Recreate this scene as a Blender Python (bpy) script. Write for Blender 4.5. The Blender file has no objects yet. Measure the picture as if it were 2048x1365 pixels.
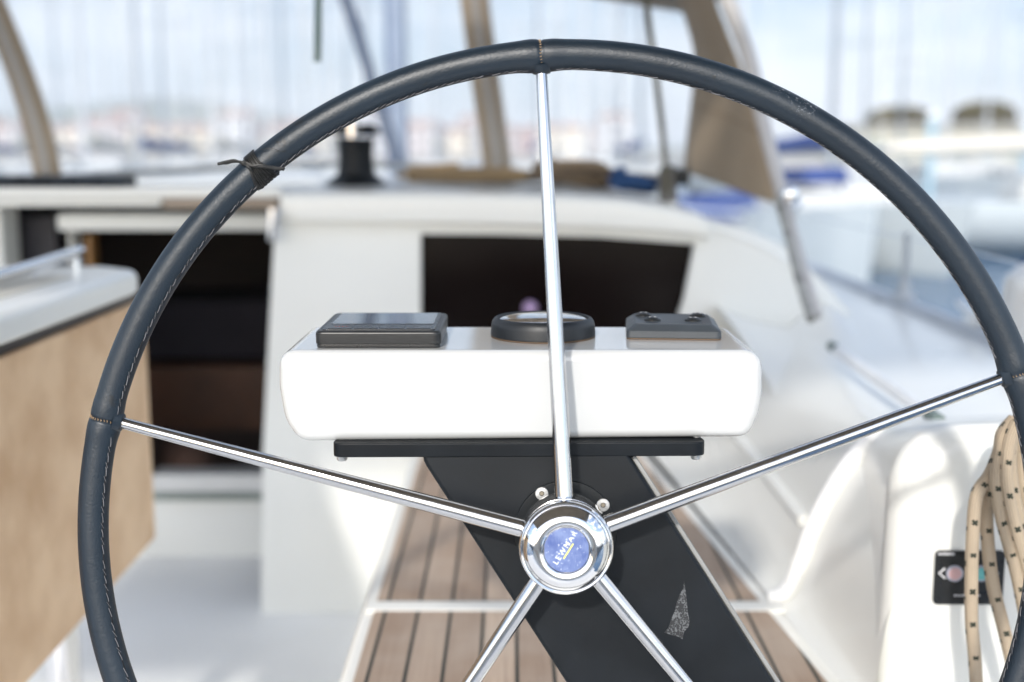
import bpy, bmesh, math, random
from mathutils import Vector, Matrix, noise as mnoise
from mathutils.geometry import tessellate_polygon
rnd = random.Random(7)
PI = math.pi
scene = bpy.context.scene
col = scene.collection

# ------------------------------------------------------------------ camera model (origin = eye; water is 2.35 m below)
F = 2446.0
TH = math.atan(382 / F)
FW = Vector((0, math.cos(TH), -math.sin(TH)))
UP = Vector((0, math.sin(TH), math.cos(TH)))
RT = Vector((1, 0, 0))
WATER = -2.35


def ray(px, py):
    return (px - 1024) / F * RT + (682.5 - py) / F * UP + FW


def P(px, py, Y):
    r = ray(px, py)
    return r * (Y / r.y)


def pz(px, py, z):
    r = ray(px, py)
    return r * (z / r.z)


def pX(px, py, X):
    r = ray(px, py)
    return r * (X / r.x)


# ------------------------------------------------------------------ materials
def lin(r, g, b):
    f = lambda c: c / 12.92 if c <= 0.04045 else ((c + 0.055) / 1.055) ** 2.4
    return (f(r / 255), f(g / 255), f(b / 255))


class NT:
    def __init__(s, m):
        s.t = m.node_tree

    def n(s, kind, **kw):
        x = s.t.nodes.new(kind)
        for k, v in kw.items():
            if hasattr(x, k):
                setattr(x, k, v)
            else:
                x.inputs[k.replace('_', ' ')].default_value = v
        return x

    def l(s, a, b):
        s.t.links.new(a, b)

    def math(s, op, a, b=None, c=None):
        x = s.t.nodes.new('ShaderNodeMath')
        x.operation = op
        for i, v in enumerate((a, b, c)):
            if v is None:
                continue
            if isinstance(v, (int, float)):
                x.inputs[i].default_value = v
            else:
                s.l(v, x.inputs[i])
        return x.outputs[0]

    def mix(s, fac, a, b):
        x = s.t.nodes.new('ShaderNodeMix')
        x.data_type = 'RGBA'
        for i, v in ((0, fac), (6, a), (7, b)):
            if isinstance(v, (int, float)):
                x.inputs[i].default_value = v
            elif isinstance(v, tuple):
                x.inputs[i].default_value = (*v, 1) if len(v) == 3 else v
            else:
                s.l(v, x.inputs[i])
        return x.outputs[2]

    def ramp(s, v, lo, hi):
        x = s.t.nodes.new('ShaderNodeMapRange')
        s.l(v, x.inputs[0])
        x.inputs[1].default_value = lo
        x.inputs[2].default_value = hi
        return x.outputs[0]


def base(name):
    m = bpy.data.materials.new(name)
    m.use_nodes = True
    t = NT(m)
    b = m.node_tree.nodes['Principled BSDF']
    tc = t.n('ShaderNodeTexCoord')
    return m, t, b, tc.outputs['Object']


def pm(name, c, rough=.4, metal=0, var=.08, vs=6, bump=0, bs=80, coat=0, spec=.5, c2=None, lo=.35, hi=.65, stretch=None, rv=.1, bd=.002):
    m, t, b, co = base(name)
    vec = co
    if stretch:
        mp = t.n('ShaderNodeMapping')
        mp.inputs['Scale'].default_value = stretch
        t.l(co, mp.inputs[0])
        vec = mp.outputs[0]
    n1 = t.n('ShaderNodeTexNoise', Scale=vs, Detail=5.0)
    t.l(vec, n1.inputs['Vector'])
    f = t.ramp(n1.outputs[0], lo, hi)
    ca = tuple(x * (1 - var) for x in c)
    cb = tuple(min(1, x * (1 + var)) for x in c) if c2 is None else c2
    t.l(t.mix(f, ca, cb), b.inputs['Base Color'])
    n2 = t.n('ShaderNodeTexNoise', Scale=vs * 3.1, Detail=4.0)
    t.l(vec, n2.inputs['Vector'])
    r = t.math('MULTIPLY_ADD', n2.outputs[0], rv * 2, rough - rv)
    t.l(r, b.inputs['Roughness'])
    b.inputs['Metallic'].default_value = metal
    b.inputs['Coat Weight'].default_value = coat
    b.inputs['Coat Roughness'].default_value = .06
    b.inputs['Specular IOR Level'].default_value = spec
    if bump:
        n3 = t.n('ShaderNodeTexNoise', Scale=bs, Detail=3.0)
        t.l(vec, n3.inputs['Vector'])
        bp = t.n('ShaderNodeBump', Strength=bump, Distance=bd)
        t.l(n3.outputs[0], bp.inputs['Height'])
        t.l(bp.outputs[0], b.inputs['Normal'])
    return m


def mat_leather(scuffs):
    m, t, b, co = base('navy_leather')
    n1 = t.n('ShaderNodeTexNoise', Scale=9.0, Detail=4.0)
    t.l(co, n1.inputs['Vector'])
    c = t.mix(t.ramp(n1.outputs[0], .35, .7), (.0028, .0092, .0175), (.0046, .0136, .0245))
    # dark rubbed marks
    n2 = t.n('ShaderNodeTexNoise', Scale=38.0, Detail=6.0, Roughness=.65)
    t.l(co, n2.inputs['Vector'])
    c = t.mix(t.math('MULTIPLY', t.ramp(n2.outputs[0], .66, .69), .75), c, (.003, .0045, .006))
    # pale worn flecks near two places
    n3 = t.n('ShaderNodeTexNoise', Scale=420.0, Detail=4.0, Roughness=.7)
    t.l(co, n3.inputs['Vector'])
    for (pos, rad) in scuffs:
        vm = t.n('ShaderNodeVectorMath', operation='DISTANCE')
        vm.inputs[1].default_value = pos
        t.l(co, vm.inputs[0])
        near = t.ramp(vm.outputs['Value'], rad, 0)
        k = t.math('MULTIPLY', near, t.ramp(n3.outputs[0], .58, .63))
        c = t.mix(k, c, (.33, .35, .38))
    t.l(c, b.inputs['Base Color'])
    vo = t.n('ShaderNodeTexVoronoi', Scale=480.0)
    t.l(co, vo.inputs['Vector'])
    n4 = t.n('ShaderNodeTexNoise', Scale=160.0, Detail=5.0, Roughness=.6)
    t.l(co, n4.inputs['Vector'])
    h = t.math('ADD', t.math('MULTIPLY', vo.outputs[0], .35), n4.outputs[0])
    bp = t.n('ShaderNodeBump', Strength=.44, Distance=.0007)
    t.l(h, bp.inputs['Height'])
    t.l(bp.outputs[0], b.inputs['Normal'])
    t.l(t.math('MULTIPLY_ADD', n2.outputs[0], .16, .36), b.inputs['Roughness'])
    b.inputs['Specular IOR Level'].default_value = .55
    return m


def mat_teak():
    m, t, b, co = base('weathered_teak')
    sp = t.n('ShaderNodeSeparateXYZ')
    t.l(co, sp.inputs[0])
    u = t.math('DIVIDE', t.math('ADD', sp.outputs[0], 5.0 + .0105), .0482)
    fr = t.math('FRACT', u)
    idx = t.math('FLOOR', u)
    wn = t.n('ShaderNodeTexWhiteNoise', noise_dimensions='1D')
    t.l(idx, wn.inputs['W'])
    mp = t.n('ShaderNodeMapping')
    mp.inputs['Scale'].default_value = (160, 6, 20)
    t.l(co, mp.inputs[0])
    g = t.n('ShaderNodeTexNoise', Scale=1.0, Detail=5.0)
    t.l(mp.outputs[0], g.inputs['Vector'])
    n2 = t.n('ShaderNodeTexNoise', Scale=7.0, Detail=4.0)
    t.l(co, n2.inputs['Vector'])
    c = t.mix(wn.outputs[0], (.30, .22, .163), (.53, .415, .32))
    c = t.mix(t.math('MULTIPLY', t.ramp(g.outputs[0], .4, .7), .45), c, (.22, .15, .11))
    c = t.mix(t.math('MULTIPLY', t.ramp(n2.outputs[0], .45, .7), .4), c, (.45, .39, .33))
    seam = t.math('LESS_THAN', fr, .105)
    c = t.mix(seam, c, (.022, .026, .022))
    t.l(c, b.inputs['Base Color'])
    b.inputs['Roughness'].default_value = .7
    h = t.math('SUBTRACT', t.math('MULTIPLY', g.outputs[0], .4), seam)
    bp = t.n('ShaderNodeBump', Strength=.5, Distance=.0015)
    t.l(h, bp.inputs['Height'])
    t.l(bp.outputs[0], b.inputs['Normal'])
    return m


def mat_rope(name, c, fleck, period=.040, scale=1.0):
    m, t, b, co = base(name)
    uv = t.n('ShaderNodeUVMap')
    sp = t.n('ShaderNodeSeparateXYZ')
    t.l(uv.outputs[0], sp.inputs[0])
    U, V = sp.outputs[0], sp.outputs[1]
    v4 = t.math('MULTIPLY', V, 4.0)
    cell = t.math('FLOOR', v4)
    fv = t.math('SUBTRACT', t.math('FRACT', v4), .5)
    alt = t.math('MULTIPLY', t.math('MODULO', cell, 2.0), .24)
    jn = t.n('ShaderNodeTexNoise', Scale=22.0)
    t.l(co, jn.inputs['Vector'])
    jit = t.math('MULTIPLY', jn.outputs[0], .5)
    fu = t.math('SUBTRACT', t.math('FRACT', t.math('ADD', t.math('ADD', t.math('DIVIDE', U, period), alt), jit)), .5)
    au = t.math('MULTIPLY', t.math('ABSOLUTE', fu), period / .0038)
    av = t.math('MULTIPLY', t.math('ABSOLUTE', fv), 2.6)
    # a fleck is a small woven cross of dark yarn
    d1 = t.math('ABSOLUTE', t.math('SUBTRACT', au, av))
    inside = t.math('LESS_THAN', t.math('ADD', au, av), 1.25)
    ext = t.math('MULTIPLY', inside, t.math('LESS_THAN', d1, .5))
    # braid pattern
    a = t.math('SINE', t.math('ADD', t.math('MULTIPLY', U, 2 * PI / .0042), t.math('MULTIPLY', V, 2 * PI * 8)))
    b2 = t.math('SINE', t.math('SUBTRACT', t.math('MULTIPLY', U, 2 * PI / .0042), t.math('MULTIPLY', V, 2 * PI * 8)))
    br = t.math('MULTIPLY', a, b2)
    n1 = t.n('ShaderNodeTexNoise', Scale=30.0, Detail=4.0)
    t.l(co, n1.inputs['Vector'])
    cc = t.mix(n1.outputs[0], tuple(x * .85 for x in c), tuple(min(1, x * 1.15) for x in c))
    cc = t.mix(t.ramp(br, -.1, -.8), cc, tuple(x * .58 for x in c))
    if fleck:
        cc = t.mix(ext, cc, fleck)
    t.l(cc, b.inputs['Base Color'])
    b.inputs['Roughness'].default_value = .75
    bp = t.n('ShaderNodeBump', Strength=.5, Distance=.0008)
    t.l(br, bp.inputs['Height'])
    t.l(bp.outputs[0], b.inputs['Normal'])
    return m


def mat_vinyl():
    m = bpy.data.materials.new('clear_vinyl')
    m.use_nodes = True
    t = NT(m)
    nt = m.node_tree
    nt.nodes.remove(nt.nodes['Principled BSDF'])
    out = nt.nodes['Material Output']
    tr = t.n('ShaderNodeBsdfTransparent')
    tr.inputs[0].default_value = (.97, .985, 1, 1)
    tl = t.n('ShaderNodeBsdfTranslucent')
    tl.inputs[0].default_value = (.8, .82, .85, 1)
    df = t.n('ShaderNodeBsdfDiffuse')
    df.inputs[0].default_value = (.8, .82, .85, 1)
    gl = t.n('ShaderNodeBsdfGlossy')
    gl.inputs['Roughness'].default_value = .12
    co = t.n('ShaderNodeTexCoord')
    n1 = t.n('ShaderNodeTexNoise', Scale=3.0, Detail=5.0)
    t.l(co.outputs['Object'], n1.inputs['Vector'])
    m0 = t.n('ShaderNodeMixShader')
    m0.inputs[0].default_value = .5
    t.l(tl.outputs[0], m0.inputs[1])
    t.l(df.outputs[0], m0.inputs[2])
    m1 = t.n('ShaderNodeMixShader')
    t.l(t.math('MULTIPLY_ADD', n1.outputs[0], .14, .04), m1.inputs[0])
    t.l(tr.outputs[0], m1.inputs[1])
    t.l(m0.outputs[0], m1.inputs[2])
    m2 = t.n('ShaderNodeMixShader')
    m2.inputs[0].default_value = .04
    t.l(m1.outputs[0], m2.inputs[1])
    t.l(gl.outputs[0], m2.inputs[2])
    t.l(m2.outputs[0], out.inputs[0])
    return m


def mat_chrome(name, rough=.05, streak=0, c=(.83, .83, .84)):
    m, t, b, co = base(name)
    b.inputs['Base Color'].default_value = (*c, 1)
    b.inputs['Metallic'].default_value = 1
    mp = t.n('ShaderNodeMapping')
    mp.inputs['Scale'].default_value = (700, 700, 12)
    t.l(co, mp.inputs[0])
    n1 = t.n('ShaderNodeTexNoise', Scale=1.0, Detail=3.0)
    t.l(mp.outputs[0], n1.inputs['Vector'])
    n2 = t.n('ShaderNodeTexNoise', Scale=60.0, Detail=5.0)
    t.l(co, n2.inputs['Vector'])
    t.l(t.math('MULTIPLY_ADD', t.ramp(n2.outputs[0], .45, .75), .08, rough), b.inputs['Roughness'])
    if streak:
        bp = t.n('ShaderNodeBump', Strength=streak, Distance=.0003)
        t.l(n1.outputs[0], bp.inputs['Height'])
        t.l(bp.outputs[0], b.inputs['Normal'])
    return m


def mat_badge():
    m, t, b, co = base('enamel_blue')
    mp = t.n('ShaderNodeMapping')
    mp.inputs['Rotation'].default_value = (0, 0, .55)
    mp.inputs['Scale'].default_value = (1400, 160, 1)
    t.l(co, mp.inputs[0])
    n1 = t.n('ShaderNodeTexNoise', Scale=1.0, Detail=3.0)
    t.l(mp.outputs[0], n1.inputs['Vector'])
    n2 = t.n('ShaderNodeTexNoise', Scale=430.0, Detail=3.0, Roughness=.55)
    t.l(co, n2.inputs['Vector'])
    n3 = t.n('ShaderNodeTexNoise', Scale=60.0, Detail=3.0)
    t.l(co, n3.inputs['Vector'])
    c = t.mix(t.ramp(n3.outputs[0], .35, .7), (.065, .10, .27), (.19, .245, .42))
    c = t.mix(t.math('MULTIPLY', t.ramp(n1.outputs[0], .5, .8), .35), c, (.36, .43, .6))
    c = t.mix(t.ramp(n2.outputs[0], .66, .69), c, (.7, .74, .8))
    t.l(c, b.inputs['Base Color'])
    b.inputs['Roughness'].default_value = .3
    return m


def mat_residue():
    m, t, b, co = base('sticker_residue_film')
    n = t.n('ShaderNodeTexNoise', Scale=520.0, Detail=6.0, Roughness=.65)
    t.l(co, n.inputs['Vector'])
    n2 = t.n('ShaderNodeTexNoise', Scale=90.0, Detail=3.0)
    t.l(co, n2.inputs['Vector'])
    k = t.ramp(t.math('ADD', n.outputs[0], t.math('MULTIPLY', n2.outputs[0], .5)), .72, .80)
    t.l(t.mix(k, (.009, .010, .012), (.10, .105, .11)), b.inputs['Base Color'])
    b.inputs['Roughness'].default_value = .5
    return m


def mat_water():
    m, t, b, co = base('harbour_water')
    b.inputs['Base Color'].default_value = (.06, .12, .20, 1)
    b.inputs['Roughness'].default_value = .2
    n = t.n('ShaderNodeTexNoise', Scale=1.6, Detail=4.0)
    t.l(co, n.inputs['Vector'])
    bp = t.n('ShaderNodeBump', Strength=.5, Distance=.25)
    t.l(n.outputs[0], bp.inputs['Height'])
    t.l(bp.outputs[0], b.inputs['Normal'])
    return m


GEL = pm('white_gelcoat', (.735, .735, .70), .3, var=.02, vs=2.5, coat=.25, rv=.06)
GELP = pm('polished_white_gelcoat', (.53, .535, .53), .15, var=.01, vs=3, coat=.6, rv=.04)
SOLE = pm('grey_white_nonskid', (.76, .76, .75), .55, var=.04, vs=3, bump=.3, bs=500, bd=.001)
BLACK = pm('satin_black_paint', (.0055, .0075, .010), .45, spec=.22, var=.25, vs=14, bump=.12, bs=260, bd=.0006, rv=.1)
PLASTIC = pm('black_plastic', (.012, .013, .014), .3, var=.2, vs=40, bump=.08, bs=600, bd=.0004)
ALU = pm('dark_anodised', (.018, .019, .020), .36, var=.3, vs=30, stretch=(2, 2, 22), metal=.1)
GREYP = pm('slate_grey_plastic', (.036, .043, .051), .42, var=.08, vs=30, bump=.1, bs=900, bd=.0003)
BEZ = pm('matt_black_rubber', (.008, .010, .013), .48, var=.15, vs=30, bump=.2, bs=900, bd=.0003)
CHROME = mat_chrome('polished_steel', .12, .3, (.52, .52, .53))
CHROME2 = mat_chrome('mirror_steel', .045, 0, (.76, .76, .77))
STEEL = mat_chrome('brushed_steel', .22, .2, (.68, .69, .70))
SCREW = pm('dull_steel', (.58, .58, .57), .35, metal=.7, var=.2, vs=200, bump=.2, bs=900, bd=.0003)
GLASS = pm('dark_screen_glass', (.008, .009, .012), .06, var=.05, spec=.45, rv=.02)
TEAK = mat_teak()
TAN = pm('tan_canvas', (.31, .245, .175), .85, var=.06, vs=4, bump=.25, bs=300, bd=.001)
TANZ = pm('grey_zip_tape', (.36, .34, .32), .7, var=.05)
WOODL = pm('blotchy_beige_table_leaf', (.57, .345, .18), .5, c2=(.72, .50, .305), vs=8, lo=.30, hi=.60, bump=.1, bs=60)
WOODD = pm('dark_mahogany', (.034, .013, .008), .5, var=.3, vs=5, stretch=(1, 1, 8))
WOODO = pm('varnished_orange_wood', (.34, .17, .05), .35, var=.2, vs=6, stretch=(8, 8, 1))
WOODB = pm('brown_berth_wood', (.085, .030, .011), .5, var=.25, vs=6)
NAVY = pm('navy_cushion_cloth', (.024, .020, .028), .9, var=.1)
DARK = pm('dark_tinted_acrylic', (.0045, .0022, .002), .2, var=.1, spec=.07)
BLUE = pm('blue_canvas', (.025, .05, .17), .85, var=.12, vs=3)
ROPE = mat_rope('tan_flecked_rope', (.42, .335, .24), (.018, .022, .012))
ROPEB = mat_rope('ochre_rope', (.30, .215, .12), None)
ROPEG = mat_rope('greyed_brown_rope', (.24, .18, .12), (.07, .055, .045))
ROPEBL = mat_rope('blue_rope_fibre', (.022, .078, .22), None)
ROPED = mat_rope('olive_shock_cord', (.13, .12, .085), None)
VINYL = mat_vinyl()
THREAD = pm('pale_grey_thread', (.15, .15, .16), .8, var=.2, vs=60)
TWINE = pm('black_waxed_twine', (.008, .008, .0075), .5, var=.3, vs=120, stretch=(1, 1, 1), bump=.4, bs=1500, bd=.0003)
GASKET = pm('brown_gasket', (.10, .065, .04), .7)
WHITEP = pm('white_print', (.8, .8, .82), .5, var=.03)
YELLOWP = pm('yellow_print', (.75, .72, .18), .5, var=.05)
REDP = pm('red_print', (.22, .02, .02), .5)

# ------------------------------------------------------------------ mesh helpers
WM = {}


def tag(o, label=None, cat=None, group=None, kind=None):
    if label:
        o['label'] = label
    if cat:
        o['category'] = cat
    if group:
        o['group'] = group
    if kind:
        o['kind'] = kind
    return o


def thing(name, label, cat, loc=(0, 0, 0), group=None, mtx=None):
    o = bpy.data.objects.new(name, None)
    o.empty_display_size = .05
    col.objects.link(o)
    M = mtx if mtx is not None else Matrix.Translation(Vector(loc))
    o.matrix_world = M
    WM[o.name] = M.copy()
    return tag(o, label, cat, group)


class MB:
    """collects shapes (world coordinates) for one mesh object"""

    def __init__(s):
        s.v, s.f, s.uv = [], [], {}

    def add(s, v, f, uv=None):
        o = len(s.v)
        s.v += [Vector(x) for x in v]
        s.f += [tuple(i + o for i in q) for q in f]
        if uv:
            for i, u in enumerate(uv):
                s.uv[o + i] = u
        return s

    def box(s, a, b, M=None):
        x0, y0, z0 = a
        x1, y1, z1 = b
        v = [Vector(p) for p in ((x0, y0, z0), (x1, y0, z0), (x1, y1, z0), (x0, y1, z0), (x0, y0, z1), (x1, y0, z1), (x1, y1, z1), (x0, y1, z1))]
        if M:
            v = [M @ p for p in v]
        return s.add(v, [(0, 3, 2, 1), (4, 5, 6, 7), (0, 1, 5, 4), (1, 2, 6, 5), (2, 3, 7, 6), (3, 0, 4, 7)])

    def tube(s, pts, r, seg=12, closed=False, caps=True, flat=1.0, smooth=0):
        pts = [Vector(p) for p in pts]
        if smooth:
            pts = spline(pts, smooth, closed)
        n = len(pts)
        R = r if callable(r) else (lambda t: r)
        rings, uvs = [], []
        T = []
        for i in range(n):
            a = pts[i - 1] if (i or closed) else pts[i]
            b = pts[(i + 1) % n] if (i < n - 1 or closed) else pts[i]
            T.append((b - a).normalized())
        N = T[0].orthogonal().normalized()
        L = 0
        for i in range(n):
            if i:
                L += (pts[i] - pts[i - 1]).length
            N = (N - N.dot(T[i]) * T[i]).normalized()
            B = T[i].cross(N)
            rr = R(i / max(1, n - 1))
            for k in range(seg + 1):
                a = 2 * PI * k / seg
                rings.append(pts[i] + (N * math.cos(a) + B * math.sin(a) * flat) * rr)
                uvs.append((L, k / seg))
        f = []
        w = seg + 1
        m = n if closed else n - 1
        for i in range(m):
            j = (i + 1) % n
            for k in range(seg):
                f.append((i * w + k, i * w + k + 1, j * w + k + 1, j * w + k))
        if caps and not closed:
            f.append(tuple(reversed(range(seg))))
            f.append(tuple((n - 1) * w + k for k in range(seg)))
        return s.add(rings, f, uvs)

    def lathe(s, prof, M=None, seg=48):
        """profile of (r, z) turned round local z"""
        v, f = [], []
        for r, z in prof:
            for k in range(seg):
                a = 2 * PI * k / seg
                p = Vector((r * math.cos(a), r * math.sin(a), z))
                v.append(M @ p if M else p)
        n = len(prof)
        for i in range(n - 1):
            for k in range(seg):
                k2 = (k + 1) % seg
                f.append((i * seg + k, i * seg + k2, (i + 1) * seg + k2, (i + 1) * seg + k))
        if prof[0][0] > 1e-6:
            f.append(tuple(reversed(range(seg))))
        if prof[-1][0] > 1e-6:
            f.append(tuple((n - 1) * seg + k for k in range(seg)))
        return s.add(v, f)

    def rext(s, outline, d0, d1, M=None, r=.004, r1=None, steps=4, taper=0):
        """2-D outline (a, b) extruded along local z from d0 to d1 with rounded rims; M maps (a, b, z)"""
        r1 = r if r1 is None else r1
        n = len(outline)
        O = [Vector(p) for p in outline]
        area = sum(O[i].x * O[(i + 1) % n].y - O[(i + 1) % n].x * O[i].y for i in range(n))
        if area < 0:
            O.reverse()
        nor = []
        for i in range(n):
            e1 = (O[i] - O[i - 1])
            e2 = (O[(i + 1) % n] - O[i])
            a = Vector((e1.y, -e1.x)).normalized() if e1.length > 1e-9 else Vector((0, 0))
            b = Vector((e2.y, -e2.x)).normalized() if e2.length > 1e-9 else a
            m = (a + b)
            m = m.normalized() if m.length > 1e-6 else a
            nor.append(m / max(.5, m.dot(a)))
        sg = 1 if d1 > d0 else -1
        rings = []
        for k in range(steps + 1):
            a = PI / 2 * k / steps
            rings.append((r * (1 - math.sin(a)), d0 + sg * r * (1 - math.cos(a))))
        for k in range(steps + 1):
            a = PI / 2 * (1 - k / steps)
            rings.append((r1 * (1 - math.sin(a)) + taper, d1 - sg * r1 * (1 - math.cos(a))))
        v = []
        for off, d in rings:
            for i in range(n):
                q = O[i] - nor[i] * off
                p = Vector((q.x, q.y, d))
                v.append(M @ p if M else p)
        f = []
        m = len(rings)
        for j in range(m - 1):
            for i in range(n):
                i2 = (i + 1) % n
                f.append((j * n + i, j * n + i2, (j + 1) * n + i2, (j + 1) * n + i))
        f.append(tuple(reversed(range(n))))
        f.append(tuple((m - 1) * n + i for i in range(n)))
        if sg < 0:
            f = [tuple(reversed(q)) for q in f]
        return s.add(v, f)

    def grid(s, rows):
        n, m = len(rows), len(rows[0])
        v = [p for r in rows for p in r]
        f = [(i * m + j, i * m + j + 1, (i + 1) * m + j + 1, (i + 1) * m + j) for i in range(n - 1) for j in range(m - 1)]
        return s.add(v, f)

    def build(s, name, mat, parent=None, sharp=35, local=False, solid=0, fix=True):
        V = s.v
        if parent is not None and not local:
            inv = WM[parent.name].inverted()
            V = [inv @ p for p in V]
            M = WM[parent.name]
        elif parent is not None:
            M = WM[parent.name]
        else:
            xs = [p.x for p in V]; ys = [p.y for p in V]; zs = [p.z for p in V]
            loc = Vector(((min(xs) + max(xs)) / 2, (min(ys) + max(ys)) / 2, min(zs)))
            V = [p - loc for p in V]
            M = Matrix.Translation(loc)
        me = bpy.data.meshes.new(name)
        me.from_pydata([tuple(p) for p in V], [], s.f)
        if s.uv:
            ul = me.uv_layers.new(name='UVMap')
            for lp in me.loops:
                if lp.vertex_index in s.uv:
                    ul.data[lp.index].uv = s.uv[lp.vertex_index]
        if fix:
            bm = bmesh.new()
            bm.from_mesh(me)
            bmesh.ops.recalc_face_normals(bm, faces=bm.faces)
            bm.to_mesh(me)
            bm.free()
        me.polygons.foreach_set('use_smooth', [True] * len(me.polygons))
        me.set_sharp_from_angle(angle=math.radians(sharp))
        me.materials.append(mat)
        o = bpy.data.objects.new(name, me)
        col.objects.link(o)
        if parent is not None:
            o.parent = parent
        else:
            o.matrix_world = M
        WM[o.name] = M.copy()
        if any(len(q) > 4 for q in s.f):
            wn = o.modifiers.new('flat_faces', 'WEIGHTED_NORMAL')
            wn.keep_sharp = True
            wn.weight = 100
        if solid:
            md = o.modifiers.new('thickness', 'SOLIDIFY')
            md.thickness = solid
            md.offset = 0
        return o


def spline(pts, sub, closed=False):
    out = []
    n = len(pts)
    for i in range(n if closed else n - 1):
        g = lambda k: pts[k % n] if closed else pts[max(0, min(n - 1, k))]
        p0, p1, p2, p3 = g(i - 1), g(i), g(i + 1), g(i + 2)
        for k in range(sub):
            t = k / sub
            out.append(.5 * ((2 * p1) + (p2 - p0) * t + (2 * p0 - 5 * p1 + 4 * p2 - p3) * t * t + (3 * p1 - p0 - 3 * p2 + p3) * t ** 3))
    if not closed:
        out.append(pts[-1])
    return out


def rpoly(pts, r, seg=6):
    """round the corners of a 2-D polygon; r a number or a list"""
    n = len(pts)
    out = []
    for i in range(n):
        p = Vector(pts[i]); a = Vector(pts[i - 1]) - p; b = Vector(pts[(i + 1) % n]) - p
        rr = r[i] if isinstance(r, (list, tuple)) else r
        ang = a.angle(b)
        d = min(rr / math.tan(ang / 2), a.length * .48, b.length * .48)
        s, e = p + a.normalized() * d, p + b.normalized() * d
        for k in range(seg + 1):
            t = k / seg
            out.append((1 - t) ** 2 * s + 2 * t * (1 - t) * p + t * t * e)
    return [tuple(q) for q in out]


def rect(cx, cy, w, h):
    return [(cx - w / 2, cy - h / 2), (cx + w / 2, cy - h / 2), (cx + w / 2, cy + h / 2), (cx - w / 2, cy + h / 2)]


def copy_tree(o, parent=None):
    c = o.copy()
    col.objects.link(c)
    if parent is not None:
        c.parent = parent
    for ch in list(o.children):
        copy_tree(ch, c)
    return c


XZ = Matrix(((1, 0, 0, 0), (0, 0, 1, 0), (0, 1, 0, 0), (0, 0, 0, 1)))  # (a,b,d) -> (x=a, z=b, y=d)

YZ = Matrix(((0, 0, 1, 0), (1, 0, 0, 0), (0, 1, 0, 0), (0, 0, 0, 1)))  # (a,b,d)->(x=d,y=a,z=b)

# ================================================================== 1 steering wheel
C = ray(1131.5, 1067.8) * 1.1336
nz = (-FW + math.tan(math.radians(-.78)) * RT + math.tan(math.radians(-2.47)) * UP).normalized()
ux = (RT - RT.dot(nz) * nz).normalized()
uy = nz.cross(ux)
WMX = Matrix(((ux.x, uy.x, nz.x, C.x), (ux.y, uy.y, nz.y, C.y), (ux.z, uy.z, nz.z, C.z), (0, 0, 0, 1)))
WINV = WMX.inverted()


def wl(px, py, h=0):
    """pixel -> wheel-local point on the plane local z = h"""
    r = ray(px, py)
    o = C + nz * h
    return WINV @ (r * (o.dot(nz) / r.dot(nz)))


RW, RT_ = .44, .01404
a_top = wl(1083, 145); a_left = wl(240, 845); a_right = wl(2006, 757)
ang = [math.atan2(p.y, p.x) for p in (a_right, a_top, a_left)]
rot = sum(a - (18 + 72 * i) * PI / 180 for i, a in enumerate(ang)) / 3
SP = [ang[0], ang[1], ang[2], math.radians(234) + rot, math.radians(306) + rot]

wheel = thing('wheel', 'large navy leather-bound steering wheel with five polished steel spokes', 'steering wheel', mtx=WMX)
sc1 = wl(1563, 183, .005); sc2 = wl(1606, 208, .005)
LEATHER = mat_leather([(tuple(sc1), .013), (tuple(sc2), .019)])


def adiff(a, b):
    return (a - b + PI) % (2 * PI) - PI


mb = MB()
NA, NB = 1440, 28
v, f = [], []
for i in range(NA):
    th = 2 * PI * i / NA
    k = 1 + .018 * mnoise.noise(Vector((math.cos(th) * 3, math.sin(th) * 3, 1.7)))
    cin = 0
    for j, a in enumerate(SP):
        d = adiff(th, a) * RW
        k -= .11 * math.exp(-(d / .0011) ** 2)
        k += .045 * math.exp(-((abs(d) - .011) / .009) ** 2)
        cin += math.exp(-(d / .012) ** 2)
        k += (.02 if d > 0 else -.012) * math.exp(-(d / .03) ** 2)
    for q in range(NB):
        ph = 2 * PI * q / NB
        r = RT_ * k
        r *= 1 + .10 * cin * max(0, -math.cos(ph)) ** 3
        wr = mnoise.noise(Vector((th * 60, ph * 1.5, 3.1))) * .02 * min(1, cin * 1.5)
        r *= 1 + wr
        rr = RW + r * math.cos(ph)
        v.append((rr * math.cos(th), rr * math.sin(th), r * math.sin(ph)))
for i in range(NA):
    for q in range(NB):
        i2, q2 = (i + 1) % NA, (q + 1) % NB
        f.append((i * NB + q, i2 * NB + q, i2 * NB + q2, i * NB + q2))
mb.add(v, f)
# leather sleeves where each spoke enters
for a in SP:
    M = Matrix.Rotation(a, 4, 'Z') @ Matrix.Rotation(PI / 2, 4, 'Y')
    mb.lathe([(.0125, RW - .0105), (.0108, RW - .0125), (.0082, RW - .0162), (.0066, RW - .0168), (.004, RW - .0166)], M, 24)
rim = mb.build('rim', LEATHER, wheel, local=True, sharp=60)
# stitching along the inside of the rim
mb = MB()


def rimpt(th, ph, r):
    rr = RW + r * math.cos(ph)
    return Vector((rr * math.cos(th), rr * math.sin(th), r * math.sin(ph)))


def phs(th):
    return PI - math.radians(23 + 14 * math.cos(th - PI) - 4 * math.sin(th))


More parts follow.
